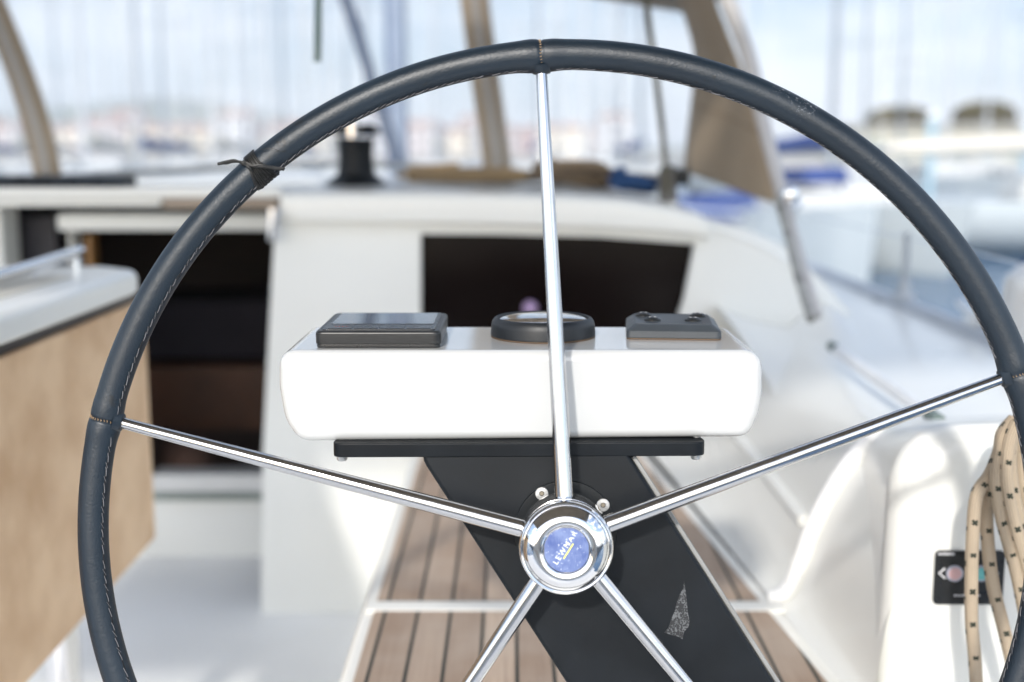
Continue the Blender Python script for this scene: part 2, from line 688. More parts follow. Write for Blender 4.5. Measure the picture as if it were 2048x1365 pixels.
ns = 186
for i in range(ns):
    th = 2 * PI * (i + rnd.uniform(-.08, .08)) / ns
    w = 2 * PI / ns
    p0 = phs(th)
    dsh = .58 + rnd.uniform(-.08, .06)
    pts = [rimpt(th + w * dsh * (t - .5), p0 + (.05 if t > .5 else -.05) * (2 * abs(t - .5)) + rnd.uniform(-.01, .01), RT_ * (1.035 + .035 * math.sin(PI * t))) for t in (0, .25, .5, .75, 1)]
    mb.tube(pts, .00036, 5)
    if rnd.random() < .8:  # short cross stitch between two long ones
        pts = [rimpt(th + w * (dsh * .5 + t * (1 - dsh)), p0 + .22 * (t - .5), RT_ * 1.03) for t in (0, .5, 1)]
        mb.tube(pts, .00024, 5)
mb.build('stitching', THREAD, rim, local=True)
SEAMT = pm('tan_thread', (.32, .22, .13), .8, var=.3, vs=200)
for a in SP:  # sewn ends across the tube
    mb = MB()
    for q in range(15):
        ph = PI * .03 + PI * .94 * q / 14 + rnd.uniform(-.02, .02)
        d = rnd.uniform(-.0006, .0012)
        mb.tube([rimpt(a - .0022 + d, ph, RT_ * 1.0), rimpt(a, ph + .05, RT_ * .97), rimpt(a + .0022 + d, ph + .03, RT_ * 1.0)], .00035, 5)
    mb.build('seam_thread', SEAMT, rim, local=True)
# a flattened groove line
mb = MB()
mb.tube([rimpt(2 * PI * i / 720, phs(2 * PI * i / 720) + .035, RT_ * .993) for i in range(720)], .0006, 5, closed=True)
mb.build('seam', pm('dark_seam', (.004, .004, .005), .9), rim, local=True)
# spokes
HH = .026
for a in SP:
    d = Vector((math.cos(a), math.sin(a), 0))
    mb = MB()
    n = 24
    pts = [d * (.030 + (RW - .012 - .030) * t / n) + Vector((0, 0, HH * (1 - (t / n)) ** 1.0)) for t in range(n + 1)]
    M = Matrix.Rotation(a, 4, 'Z')
    # build along local z of the part so that brushed streaks run down the spoke
    L = (pts[-1] - pts[0]).length
    rows = [Vector((0, 0, L * t / n)) for t in range(n + 1)]
    mb.tube(rows, lambda t: .0087 - .0034 * t, 28)
    o = mb.build('spoke', CHROME, wheel, local=True)
    zax = (pts[-1] - pts[0]).normalized()
    xax = Vector((0, 0, 1)).cross(zax).normalized()
    yax = zax.cross(xax)
    Ml = Matrix(((xax.x, yax.x, zax.x, pts[0].x), (xax.y, yax.y, zax.y, pts[0].y), (xax.z, yax.z, zax.z, pts[0].z), (0, 0, 0, 1)))
    o.matrix_local = Ml
# hub
cap = wl(1131, 1105, .068)
capM = Matrix.Translation((cap.x * .55, cap.y * .55, 0))
mb = MB()
prof = [(.034, .004), (.0412, .006), (.0418, .012), (.0418, .040), (.0412, .0425), (.0395, .043), (.0395, .0455)]
k = 12
prof += [(.0412, .046), (.0418, .048), (.0418, .054), (.0412, .0568), (.0398, .0578), (.0386, .0572), (.0380, .0578)]
for i in range(1, 19):
    t = i / 18
    # bulging ring between the outer lip and the badge
    x = .0380 - (.0380 - .0222) * t
    z = .0578 + .0088 * math.sin(t * PI * .62) ** .85
    prof.append((x, z))
zt = prof[-1][1]
prof += [(.0216, zt + .0006), (.0208, zt + .0002), (.0205, zt - .0012), (.0204, zt - .002)]
mb.lathe(prof, capM, 96)
hub = mb.build('hub', CHROME2, wheel, local=True, sharp=50)
mb = MB()
bo = [(.0200 * math.cos(2 * PI * i / 64) * (1 + (.012 if i % 8 == 0 else 0) - .035 * max(0, math.cos(8 * PI * i / 64 * 1.0)) ** 6), .0200 * math.sin(2 * PI * i / 64) * (1 - .03 * max(0, math.cos(8 * PI * i / 64)) ** 6)) for i in range(64)]
zb = zt - .0018
mb.rext(bo, zb, zb + .0012, capM, r=.0002)
badge = mb.build('badge', mat_badge(), wheel, local=True)


def text_mesh(body, size, weight=0.0):
    cu = bpy.data.curves.new('lettering', 'FONT')
    cu.body = body
    cu.size = size
    cu.align_x = 'CENTER'
    cu.align_y = 'CENTER'
    cu.extrude = .00012
    cu.offset = weight
    cu.space_character = 1.34
    ob = bpy.data.objects.new('lettering_source', cu)
    col.objects.link(ob)
    dg = bpy.context.evaluated_depsgraph_get()
    me = bpy.data.meshes.new_from_object(ob.evaluated_get(dg))
    vs = [tuple(p.co) for p in me.vertices]
    fs = [tuple(p.vertices) for p in me.polygons]
    bpy.data.objects.remove(ob)
    bpy.data.curves.remove(cu)
    return vs, fs


vs, fs = text_mesh('LEWMAR', .0068, .00003)
TM = capM @ Matrix.Translation((-.0012, .0022, zb + .0012 + .0001)) @ Matrix.Rotation(math.radians(58), 4, 'Z')
mb = MB().add([TM @ Vector(p) for p in vs], fs)
mb.build('lettering', pm('worn_white_print', (.85, .86, .9), .4, c2=(.06, .09, .28), vs=260, lo=.60, hi=.64), badge, local=True, fix=False)
TM2 = capM @ Matrix.Translation((.0016, -.0008, zb + .0013)) @ Matrix.Rotation(math.radians(58), 4, 'Z')
mb = MB().rext(rpoly(rect(0, 0, .016, .0013), .0006), 0, .0002, TM2, r=.00005)
mb.build('underline', YELLOWP, badge, local=True)

# black twine tied round the rim
kt = wl(519, 338, 0)
tk = math.atan2(kt.y, kt.x)
tw = thing('twine_lashing', 'frayed black twine knotted around the navy wheel rim, ends sticking out', 'twine', mtx=WMX)
mb = MB()
NSTR = 19
for i in range(NSTR):
    t = i / (NSTR - 1) - .5
    pts = []
    j1, j2 = rnd.uniform(-.0006, .0006), rnd.uniform(-.0006, .0006)
    for q in range(36):
        ph = 2 * PI * q / 36
        ci = (1 - math.cos(ph)) / 2  # 0 outer .. 1 inner
        fr = math.sin(ph)
        w = .0105 + .013 * ci - .006 * max(0, fr) * (1 - abs(ci - .45))
        s = t * w + j1 * math.cos(ph) + j2 * fr + (.0035 * (ci - .5) if fr > 0 else 0)
        pts.append(rimpt(tk + s / RW, ph, RT_ * 1.0 + .0010 + .0007 * math.sin(i * 2.1 + q * .3)))
    mb.tube(pts, .00062 + rnd.random() * .00022, 6, closed=True)
mb.build('wrapping', TWINE, tw, local=True)


def tail(pxs, r, name):
    pts = [wl(x, y, h) for x, y, h in pxs]
    mb = MB()
    for q in range(4):
        jit = [Vector((rnd.uniform(-1, 1), rnd.uniform(-1, 1), rnd.uniform(-1, 1))) * .0008 for _ in pts]
        mb.tube([p + d for p, d in zip(pts, jit)], lambda t: r * (1 - .35 * t), 6, flat=.6, smooth=6)
    mb.build(name, TWINE, tw, local=True)


tail([(505, 333, .016), (488, 327, .0165), (468, 322, .014), (452, 326, .012), (437, 328, .010)], .0017, 'loose_end')
tail([(484, 326, .016), (505, 332, .018), (522, 333, .0185), (545, 336, .015), (569, 339, .012)], .0017, 'loose_end')
tail([(486, 322, .017), (495, 332, .0195), (503, 340, .019), (506, 345, .016)], .0013, 'knot')
mb = MB().tube([wl(x, y, h) for x, y, h in ((508, 306, .013), (525, 299, .017), (541, 297, .0185), (556, 301, .0165), (568, 305, .0152))], .00022, 5, smooth=6)
mb.build('loose_strand', TWINE, tw, local=True)

# ================================================================== 2 helm console
YF = 1.135
cons = thing('helm_console', 'glossy white helm console behind the wheel carrying three black instruments', 'console', loc=P(1040, 885, YF + .09))
pl = [(597, 886), (568, 842), (556, 775), (556, 703), (1528, 703), (1527, 790), (1519, 832), (1499, 877)]
q2 = [P(x, y, YF) for x, y in pl]
ztop = P(1024, 703, YF).z
out2 = [(p.x, min(p.z, ztop)) for p in q2]
out2 = rpoly(out2, [.022, .04, .05, .020, .020, .05, .04, .020], 8)
MB().rext(out2, YF, YF + .168, XZ, r=.010, steps=6).build('console_body', GELP, cons, sharp=50)
zt2 = P(1040, 889, YF + .004)
# bracket plate below
a, b = P(660, 889, YF - .012), P(1416, 884, YF - .012)
zc = (a.z + b.z) / 2
plate = rpoly([(a.x, YF - .012), (b.x, YF - .012), (b.x - .02, YF + .12), (a.x + .02, YF + .12)], .012, 6)
TPL = Matrix.Translation((0, 0, 0))
rollm = Matrix.Translation((0, YF, zc)) @ Matrix.Rotation(-.0042, 4, 'Y') @ Matrix.Translation((0, -YF, -zc))
MB().rext([(x, y) for x, y in plate], zc, zc - .0135, rollm, r=.0012).build('bracket_plate', BLACK, cons)
# spacer between plate and body
sp_ = rpoly([(a.x + .012, YF + .022), (b.x - .012, YF + .022), (b.x - .03, YF + .11), (a.x + .03, YF + .11)], .008, 5)
MB().rext(sp_, zc + .0008, zc + .012, rollm, r=.0004).build('spacer', PLASTIC, cons)
for px_, py_ in ((684, 915), (1392, 912)):
    p = P(px_, py_, YF + .012)
    mb = MB()
    mb.lathe([(.0001, -.0048), (.0042, -.0046), (.0052, -.003), (.0052, 0), (.0075, .0002), (.0075, .0012), (.004, .0014), (.004, .0035)], Matrix.Translation(p + Vector((0, 0, .0015))), 24)
    mb.build('bolt', SCREW, cons)
    mb = MB().lathe([(.0045, 0), (.0045, .009)], Matrix.Translation((p.x, p.y, zc - .001)), 20)
    mb.build('stud', SCREW, cons)


def top_y(py):
    return pz(1024, py, ztop).y


# --- display
f0 = pz(630, 697, ztop); f1 = pz(882, 697, ztop)
wd = f1.x - f0.x
dd = wd * 1.10
cx, cy = (f0.x + f1.x) / 2, f0.y + dd / 2
dsp = thing('instrument_display', 'square black instrument display with glossy screen and a row of keys', 'display', loc=(cx, cy, ztop))
BM = Matrix.Translation((cx, cy, ztop + .0005))
hD = .0160
MB().rext(rpoly(rect(0, 0, wd * .985, dd * .985), .006), 0, .003, BM, r=.0006).build('base_gasket', PLASTIC, dsp)
MB().rext(rpoly(rect(0, 0, wd, dd), .008), .0032, hD, BM, r=.0008, r1=.0030).build('housing', ALU, dsp)
MB().rext(rpoly(rect(0, dd * .005, wd * .90, dd * .92), .004), hD - .002, hD + .0008, BM, r=.0002, r1=.0005).build('face', PLASTIC, dsp)
MB().rext(rpoly(rect(0, dd * .13, wd * .84, dd * .62), .003), hD, hD + .0012, BM, r=.0001, r1=.0003).build('screen', GLASS, dsp)
FAINT = pm('faint_grey_print', (.07, .07, .075), .5)
kw = wd * .84 / 4
for i in range(4):
    kx = -wd * .42 + kw * (i + .5)
    mb = MB().rext(rpoly(rect(kx, -dd * .325, kw * .93, dd * .22), .0025), hD, hD + .0013, BM, r=.0002, r1=.0008)
    key = mb.build('key', PLASTIC, dsp)
    mb = MB()
    for j in range(4 if i < 2 else 2):
        mb.box((kx - .006 + j * .0034, -dd * .33, hD + .0012), (kx - .0045 + j * .0034, -dd * .318, hD + .0015), BM)
    mb.build('marking', REDP if i == 0 else FAINT, key)
# --- compass
c0 = pz(981, 676, ztop); c1 = pz(1192, 676, ztop)
cr = (c1.x - c0.x) / 2
ccx = (c0.x + c1.x) / 2
ccy = pz(1086, 689, ztop).y + cr
cmp_ = thing('compass', 'round flush compass with matt black bezel on the white console', 'compass', loc=(ccx, ccy, ztop))
CM = Matrix.Translation((ccx, ccy, ztop))
MB().lathe([(.02, .0002), (cr * 1.0, .0004), (cr * 1.0, .0016), (.02, .0018)], CM, 64).build('gasket', GASKET, cmp_)
MB().lathe([(.03, .002), (cr * .995, .002), (cr, .003), (cr * .99, .0115), (cr * .97, .0158), (cr * .93, .0188), (cr * .885, .0200), (cr * .865, .0192), (cr * .85, .0150), (cr * .6, .0120)], CM, 96).build('bezel', BEZ, cmp_)
m, t, b_, co = base('compass_lens')
b_.inputs['Base Color'].default_value = (.16, .14, .12, 1)
b_.inputs['Roughness'].default_value = .04
b_.inputs['Coat Weight'].default_value = 1
n_ = t.n('ShaderNodeTexNoise', Scale=90.0, Detail=4.0)
t.l(co, n_.inputs['Vector'])
t.l(t.mix(t.ramp(n_.outputs[0], .4, .65), (.10, .085, .07), (.24, .21, .18)), b_.inputs['Base Color'])
lens = [(cr * .855 * math.cos(i / 14 * PI / 2), .0168 + .0052 * math.sin(i / 14 * PI / 2)) for i in range(15)]
MB().lathe(lens, CM, 80).build('lens', m, cmp_)
# --- keypad
f0 = pz(1261, 681, ztop); f1 = pz(1451, 681, ztop)
kwid = f1.x - f0.x
kd = kwid * 1.02
kx0, ky0 = (f0.x + f1.x) / 2, f0.y + kd / 2
kp = thing('autopilot_keypad', 'slate grey square keypad with four round black buttons on the console', 'keypad', loc=(kx0, ky0, ztop))
KM = Matrix.Translation((kx0, ky0, ztop)) @ Matrix.Rotation(-.085, 4, 'Z')
MB().rext(rpoly(rect(0, 0, kwid * .99, kd * .99), .006), .0002, .0016, KM, r=.0002).build('gasket', GASKET, kp)
mb = MB()
o1 = rpoly(rect(0, 0, kwid, kd), .006)
mb.rext(o1, .0017, .0065, KM, r=.0006, r1=.0012, taper=.0)
body = MB()
rings = []
for off, z in ((.0005, .0017), (0, .0024), (.0004, .0085), (.0012, .0098), (.0075, .0142), (.0085, .0147), (.011, .0148)):
    sx, sy = (kwid - 2 * off) / kwid, (kd - 2 * off) / kd
    rings.append([KM @ Vector((x * sx, y * sy, z)) for x, y in o1])
n = len(o1)
vv = [p for r_ in rings for p in r_]
ff = [(j * n + i, j * n + (i + 1) % n, (j + 1) * n + (i + 1) % n, (j + 1) * n + i) for j in range(len(rings) - 1) for i in range(n)]
ff += [tuple(range(n)), tuple((len(rings) - 1) * n + i for i in range(n))]
body.add(vv, ff)
body.build('housing', GREYP, kp, sharp=25)
MB().rext(rpoly(rect(0, 0, kwid * .80, kd * .80), .002), .0146, .0151, KM, r=.0002).build('face', pm('slate_grey_face', (.034, .041, .050), .35), kp)
for bx, by in ((-.0205, -.014), (.0205, -.014), (-.029, .020), (.0275, .020)):
    B = KM @ Matrix.Translation((bx, by, .015))
    bt = MB().lathe([(.0086, 0), (.0086, .0012), (.0076, .0022), (.0066, .0022), (.006, .0030), (.0045, .0036), (.0001, .0037)], B, 32).build('button', PLASTIC, kp)
    mb = MB()
    for j in (-1, 1):
        mb.box((j * .0026 - .0007, -.0012, .0034), (j * .0026 + .0007, .0012, .0038), B)
    mb.build('marking', WHITEP, bt)

# ================================================================== 3 steering pedestal
HP = -.024
ped = thing('steering_pedestal', 'slanted black steering pedestal between the wheel hub and the teak bench', 'pedestal', loc=WMX @ wl(1345, 1365, HP))
pts = [(832, 903), (1254, 903), (1559, 1380), (1900, 1910), (1492, 1910), (1132, 1366)]
outl = [tuple(wl(x, y, HP).xy) for x, y in pts]
MB().rext(rpoly(outl, .010, 5), HP, HP - .075, WMX, r=.0045).build('column', BLACK, ped, sharp=50)
# pale trim along the right edge
e0, e1 = wl(1262, 915, HP - .012), wl(1790, 1740, HP - .012)
d_ = (e1 - e0).normalized(); nrm = Vector((d_.y, -d_.x, 0))
if nrm.x < 0:
    nrm = -nrm
tri = [e0, e1, e1 + nrm * .0046, e0 + nrm * .0046]
tri = [(p.x, p.y) for p in tri]
MB().rext(tri, HP - .010, HP - .070, WMX, r=.0015).build('edge_trim', pm('grey_edge_trim', (.24, .24, .235), .5, var=.1, vs=20), ped)
fc = wl(1131, 1063, HP)
FM = WMX @ Matrix.Translation((fc.x, fc.y, HP))
fr = .0487
MB().lathe([(fr, -.002), (fr, .0006), (fr - .0007, .0014), (.02, .0014)], FM, 96).build('flange', pm('satin_black_flange', (.008, .010, .012), .36, spec=.3, var=.2, vs=30), ped)
MB().lathe([(.018, .001), (.018, .030)], FM, 40).build('shaft', STEEL, ped)
for x, y in ((1083.5, 987), (1206, 1010), (1183, 1138), (1060, 1117)):
    q = wl(x, y, HP)
    M = WMX @ Matrix.Translation((q.x, q.y, HP + .0012))
    s_ = MB().lathe([(.0062, 0), (.0062, .0008), (.0057, .0013), (.0026, .0014), (.0024, .0012), (.0022, -.001), (.0001, -.001)], M, 28).build('screw', SCREW, ped, sharp=25)
    mb = MB().lathe([(.0023, .0), (.0021, .0004), (.0001, .0004)], M, 6)
    mb.build('hex_socket', pm('socket_steel', (.25, .22, .17), .5, metal=.5), s_)
res = [(1369, 1163), (1371, 1180), (1374, 1205), (1376, 1225), (1380, 1243), (1376, 1255), (1369, 1263), (1366, 1279), (1356, 1273), (1345, 1271), (1328, 1266), (1337, 1254), (1343, 1240), (1350, 1222), (1355, 1205), (1361, 1187), (1366, 1178)]
rr_ = []
for i, (x, y) in enumerate(res):
    q = wl(x, y, HP)
    rr_.append((q.x + rnd.uniform(-.0005, .0005), q.y + rnd.uniform(-.0005, .0005)))
MB().rext(rr_, HP + .0001, HP + .0003, WMX, r=.00005).build('sticker_residue', mat_residue(), ped)

# ================================================================== 4 cockpit sole and bench
ZS = P(600, 1227, 3.0).z
ZB = -.67
mb = MB().box((-2.2, .2, ZS - .05), (.9, 3.9, ZS))
tag(mb.build('cockpit_floor', SOLE), kind='structure')
bench = thing('cockpit_bench', 'white cockpit bench topped with weathered grey-brown teak slats', 'bench', loc=(.05, 2.2, ZS))
L0, L1 = pz(705, 1365, ZB), pz(836, 925, ZB)
R0, R1 = pz(1656, 1365, ZB), pz(1290, 925, ZB)


def at(a, b, y):
    t = (y - a.y) / (b.y - a.y)
    return a + (b - a) * t


YE = 2.94
yg0, yg1 = pz(880, 1222, ZB).y, pz(880, 1202, ZB).y
ys = 1.25
TH_ = .006
for y0, y1 in ((ys, yg0), (yg1, YE)):
    a, b, c, d = at(L0, L1, y0), at(R0, R1, y0), at(R0, R1, y1), at(L0, L1, y1)
    poly = rpoly([(a.x, a.y), (b.x, b.y), (c.x, c.y), (d.x, d.y)], .006, 3)
    # keep the local frame straight so the planks run fore and aft
    o = MB().rext(poly, ZB - .02, ZB, None, r=.0005, r1=.0012).build('teak_panel', TEAK, bench)
a, b, c, d = at(L0, L1, ys), at(R0, R1, ys), at(R0, R1, YE + .05), at(L0, L1, YE + .05)
ow = .024
poly = [(a.x - ow, a.y), (b.x + .03, b.y), (c.x + .03, c.y), (d.x - ow, d.y)]
MB().rext(poly, ZB - .004, ZS + .002, None, r=.018, r1=.001, steps=6).build('bench_body', GEL, bench, sharp=50)
# dark caulked line at the end of the forward panel
a, b = at(L0, L1, yg1 + .002), at(R0, R1, yg1 + .002)
MB().box((a.x + .002, yg1 - .0035, ZB - .003), (b.x - .002, yg1 - .0003, ZB + .0004)).build('caulk_seam', pm('black_caulk', (.02, .024, .02), .7), bench)
a, b = at(L0, L1, yg0), pz(1020, 1222, ZB)
mb = MB()
mb.rext([(a.x - .012, yg0 + .0006), (R0.x, yg0 + .0006), (R0.x, yg1 - .004), (a.x - .012, yg1 - .004)], ZB - .004, ZB + .0012, None, r=.001)
mb.build('joint_strip', GEL, bench)

# ================================================================== 5 starboard coaming
coam = thing('cockpit_coaming', 'white moulded cockpit coaming and side deck right of the teak bench', 'coaming', loc=(.5, 2.0, ZB))
prof_px = [(1541, 1224), (1566, 1216), (1588, 1190), (1607, 1140), (1628, 1080), (1655, 1020), (1692, 955), (1728, 908), (1752, 880)]
YR = 1.78
pr = [P(x, y, YR) for x, y in prof_px]
pr0 = pr[0]


def coam_profile(Y):
    """inner face of the coaming at depth Y, from bench up to the top edge, then outwards to the toe rail"""
    t = (Y - YR)
    dxb = -.085 * t            # bench edge draws in forward
    dxt = .10 * t              # top edge spreads
    out = []
    n = len(pr)
    for i, p in enumerate(pr):
        k = i / (n - 1)
        out.append(Vector((p.x + dxb * (1 - k) + dxt * k, Y, p.z - .02 * t * k + (ZB - .006 - pr0.z) * (1 - k))))
    e = out[-1]
    out.append(e + Vector((.014, 0, .008)))
    out.append(e + Vector((.035, 0, .011)))
    xr = 1.0
    x1, z1 = e.x + .035, e.z + .011
    for k in (.2, .4, .6, .8, 1):
        out.append(Vector((x1 + (xr - x1) * k, Y, z1 + (-.40 - z1) * k + .02 * math.sin(PI * k))))
    return out


rows = [coam_profile(1.412 + .15 * i)[:11 if i < 3 else 16] for i in range(13)]
for i in range(3):
    rows[i] += [rows[i][-1]] * (16 - len(rows[i]))
MB().grid(rows).build('backrest', GEL, coam, sharp=70, fix=False)
# moulded bead in the plane where the seat ends
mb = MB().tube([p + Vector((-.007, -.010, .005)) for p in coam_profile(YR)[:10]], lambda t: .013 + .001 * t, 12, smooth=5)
mb.build('moulded_bead', pm('sunlit_white_bead', (.84, .84, .83), .25, var=.02), coam)  # painted whiter than the coaming to look caught by the sun
# long shallow step lines on the backrest
mb = MB().tube([coam_profile(Y)[4] + Vector((-.002, 0, .002)) for Y in (1.84, 2.1, 2.4, 2.7, 2.95)], .010, 8)
mb.build('backrest_step', GEL, coam)
# toe rail
mb = MB().rext(rpoly([(.985, -.41), (1.02, -.41), (1.015, -.375), (.99, -.375)], .006, 4), 1.0, 9.0, XZ, r=.002)
mb.build('toe_rail', pm('grey_toe_rail', (.42, .45, .50), .4, metal=.4), coam)
# hull side below the rail
MB().box((.99, .8, WATER + .05), (1.03, 9.0, -.405)).build('hull_side', GEL, coam)
# forward side deck beside the cabin
MB().grid([[Vector((.62, y, -.47)), Vector((.99, y, -.40))] for y in (3.28, 5, 7, 9)]).build('side_deck', GEL, coam, fix=False)
# block beside the helm with the winch control panel
YPL = 1.40
bx0 = P(1771, 900, YPL).x
ztopb = P(1790, 862, YPL).z
rows = []


def plinth_ring(Y, top, inset):
    bq = bx0 * (1 + .62 * (Y / YPL - 1))  # the inboard side flares outwards going forward
    o = rpoly([(bq + inset + .010, top), (bq + inset, ZB - .1), (bq + inset + .002, ZS), (bx0 + .75, ZS), (bx0 + .75, top + .03 - inset)], [.085, .1, .001, .001, .03], 10)
    return [Vector((x, Y, z)) for x, z in o]


rings = [plinth_ring(YPL + d, ztopb - e - .21 * max(0, d - .03), e) for d, e in ((0, .040), (.003, .028), (.010, .015), (.022, .005), (.040, 0), (.15, 0), (.3, 0), (.46, 0))]
n = len(rings[0])
mb = MB()
mb.add([p for r_ in rings for p in r_], [(j * n + i, j * n + (i + 1) % n, (j + 1) * n + (i + 1) % n, (j + 1) * n + i) for j in range(len(rings) - 1) for i in range(n)] + [tuple(range(n))])
mb.build('winch_plinth', GEL, coam, sharp=60)
# foot-board low ledge inside the bench end
# track on the coaming top
tr = thing('sheet_track', 'pale sheet track with dark end stops along the coaming top', 'track', loc=pz(1760, 760, -.43))
t0, t1 = P(1668, 696, 2.62), P(1872, 838, 1.90)
t0.z = coam_profile(2.62)[-4].z + .004; t1.z = coam_profile(1.90)[-4].z + .004
t0 = pz(1668, 696, t0.z + .012); t1 = pz(1868, 836, t1.z + .012)
MB().tube([t0, t1], .010, 8, flat=.6).build('rail', pm('white_track', (.72, .74, .76), .4), tr)
for p, q in ((t0, t1), (t1, t0)):
    dr = (p - q).normalized()
    MB().tube([p - dr * .02, p + dr * .025], .0105, 8).build('end_stop', pm('dark_green_stop', (.13, .17, .16), .5), tr)

# ================================================================== 6 cabin
YB = 3.0
cab = thing('cabin', 'white cabin front with tinted dark window and open companionway', 'cabin', loc=P(900, 1227, YB))


def b2(x, y, Y=YB):
    p = P(x, y, Y)
    return (p.x, p.z)


outer = [(566, 392), (548, 480), (536, 700), (526, 900), (522, 1227), (900, 1227), (1500, 1100), (1560, 900), (1780, 760), (1725, 660), (1668, 590), (1610, 530), (1555, 488), (1490, 462), (1420, 444), (1330, 418), (1200, 402), (1000, 392)]
hole = [(841, 468), (841, 760), (1330, 760), (1352, 650), (1368, 600), (1390, 488), (1200, 474), (1000, 469)]
o2 = [Vector((*b2(x, y), 0)) for x, y in outer]
h2 = [Vector((*b2(x, y), 0)) for x, y in hole]
tris = tessellate_polygon([o2, h2])
allp = o2 + h2
mb = MB()
for Y_ in (YB, YB + .06):
    mb.add([Vector((p.x, Y_, p.y)) for p in allp], [tuple(t_) for t_ in tris])
for loop in (o2, h2):
    n = len(loop)
    for i in range(n):
        a, b = loop[i], loop[(i + 1) % n]
        mb.add([Vector((a.x, YB, a.y)), Vector((b.x, YB, b.y)), Vector((b.x, YB + .06, b.y)), Vector((a.x, YB + .06, a.y))], [(0, 1, 2, 3)])
mb.build('bulkhead', GEL, cab, sharp=30)
wp = [(x, y) for x, y in ((820, 450), (820, 775), (1345, 775), (1410, 470))]
mb = MB().rext([b2(x, y, YB + .035) for x, y in wp], YB + .028, YB + .034, XZ, r=.001)
win = mb.build('window', DARK, cab)
p = P(1060, 617, YB + .02)
mb = MB().lathe([(.0001, .014), (.012, .013), (.018, .006), (.019, 0)], Matrix.Translation((p.x, YB + .028, p.z)) @ Matrix.Rotation(PI / 2, 4, 'X'), 24)
mb.build('light_dot', pm('lilac_light_dot', (.40, .28, .46), .3), win)  # lilac disc added for the blurred violet light spot in the window
# overhanging lip
st = [(560, 386, 446), (700, 385, 447), (850, 385, 449), (1000, 388, 453), (1120, 391, 457), (1240, 398, 462), (1330, 411, 468), (1390, 427, 474), (1419, 440, 480)]
rows = []
for x, yt, yb in st:
    zt_, zb_ = P(x, yt, YB - .03).z, P(x, yb, YB - .03).z
    X = P(x, yt, YB - .03).x
    h = zt_ - zb_
    rows.append([Vector((X, YB + .02, zb_)), Vector((X, YB - .018, zb_)), Vector((X, YB - .026, zb_ + .004)), Vector((X, YB - .03, zb_ + .012)), Vector((X, YB - .03, zt_ - .02)), Vector((X, YB - .027, zt_ - .009)), Vector((X, YB - .018, zt_ - .002)), Vector((X, YB, zt_ + .001)), Vector((X, YB + .5, zt_ + .010)), Vector((X, YB + 1.2, zt_ + .012)), Vector((X, YB + 2.2, zt_ + .004)), Vector((X, YB + 2.9, zt_ - .03)), Vector((X, YB + 3.4, zt_ - .15))])
mb = MB().grid(rows)
m_ = len(rows[0])
mb.add(rows[-1], [tuple(range(m_))])
mb.add(rows[0], [tuple(range(m_))])
mb.build('coach_roof', GEL, cab, sharp=50)
# rounded shoulder between roof and side deck
sh = [(1419, 441), (1440, 447), (1490, 461), (1555, 487), (1610, 529), (1668, 589), (1725, 659), (1780, 759)]
rows = []
for i, (x, y) in enumerate(sh):
    a = P(x, y, YB)
    rows.append([a + Vector((-.03, -.003, -.012)), a + Vector((-.008, .001, -.002)), a + Vector((.001, .012, .002)), a + Vector((.004, .05, .003)), a + Vector((.0, .8, .0)), a + Vector((-.03, 2.0, -.01)), a + Vector((-.12, 3.2, -.06))])
MB().grid(rows).build('cabin_side', GEL, cab, sharp=60, fix=False)
# fairing from the cabin side down into the coaming
rows = []
for k in range(7):
    t = k / 6
    Y = YB - .002 - .62 * t
    row = []
    for i, (x, y) in enumerate(((1430, 610), (1500, 640), (1575, 655), (1620, 620), (1655, 606), (1700, 645), (1760, 735))):
        a = P(x, y, YB)
        prf = coam_profile(max(1.2, Y))
        k2 = i / 6
        e = prf[6] + (prf[12] - prf[6]) * k2
        s = t * t * (3 - 2 * t)
        z = a.z * (1 - s) + (e.z - .004) * s
        row.append(Vector((a.x * (1 - s) + e.x * s, Y, z)))
    rows.append(row)
MB().grid(rows).build('side_fairing', GEL, cab, sharp=70, fix=False)
# companionway: frame, hatch, sill, interior
YC = 3.45


def slab(name, x0, y0, x1, y1, Y0, Y1, mat, r=.01, parent=cab, sh=50):
    a, b = P(x0, y0, Y0), P(x1, y1, Y0)
    o = rpoly([(a.x, b.z), (b.x, b.z), (b.x, a.z), (a.x, a.z)], r, 4)
    return MB().rext(o, Y0, Y1, XZ, r=r * .8).build(name, mat, parent, sharp=sh)


slab('hatch_garage', -420, 376, 562, 396, 3.12, 3.9, GEL, .008)
slab('garage_step', -420, 397, 322, 413, 3.14, 3.5, GEL, .006)
rows = []
for k in range(6):
    X = P(-480 + k * 209, 386, YB).x
    zt_ = P(700, 385, YB - .03).z
    rows.append([Vector((X, 3.60, zt_ - .02)), Vector((X, 3.62, zt_ + .010)), Vector((X, 4.2, zt_ + .014)), Vector((X, 5.2, zt_ + .006)), Vector((X, 5.9, zt_ - .03)), Vector((X, 6.4, zt_ - .15))])
MB().grid(rows).build('forward_roof', GEL, cab, sharp=50, fix=False)
slab('hatch_trim', 324, 397, 556, 417, 3.15, 3.19, pm('tan_trim', (.36, .29, .23), .6), .004)
slab('sliding_hatch', 112, 428, 546, 462, 3.30, 3.44, GEL, .010)
slab('wash_board', 300, 950, 530, 986, YC - .05, YC + .04, GELP, .008)
slab('lower_bulkhead', -300, 1001, 530, 1125, YC, YC + .05, GEL, .004)
slab('sill_shadow_strip', 300, 984, 530, 1002, YC - .006, YC + .03, pm('green_grey_shadow', (.22, .26, .24), .6), .003)  # green-grey strip put in for the shadow line below the sill
slab('door_jamb', 168, 470, 208, 980, YC + .02, YC + .08, WOODO, .004)
slab('frame_post', 138, 440, 167, 980, YC - .02, YC + .05, GEL, .006)
slab('port_bulkhead', -420, 400, 46, 1125, 3.30, 3.42, GEL, .01)
slab('dark_locker', 40, 432, 142, 980, YC, YC + .06, pm('black_locker_panel', (.018, .016, .022), .5), .008)
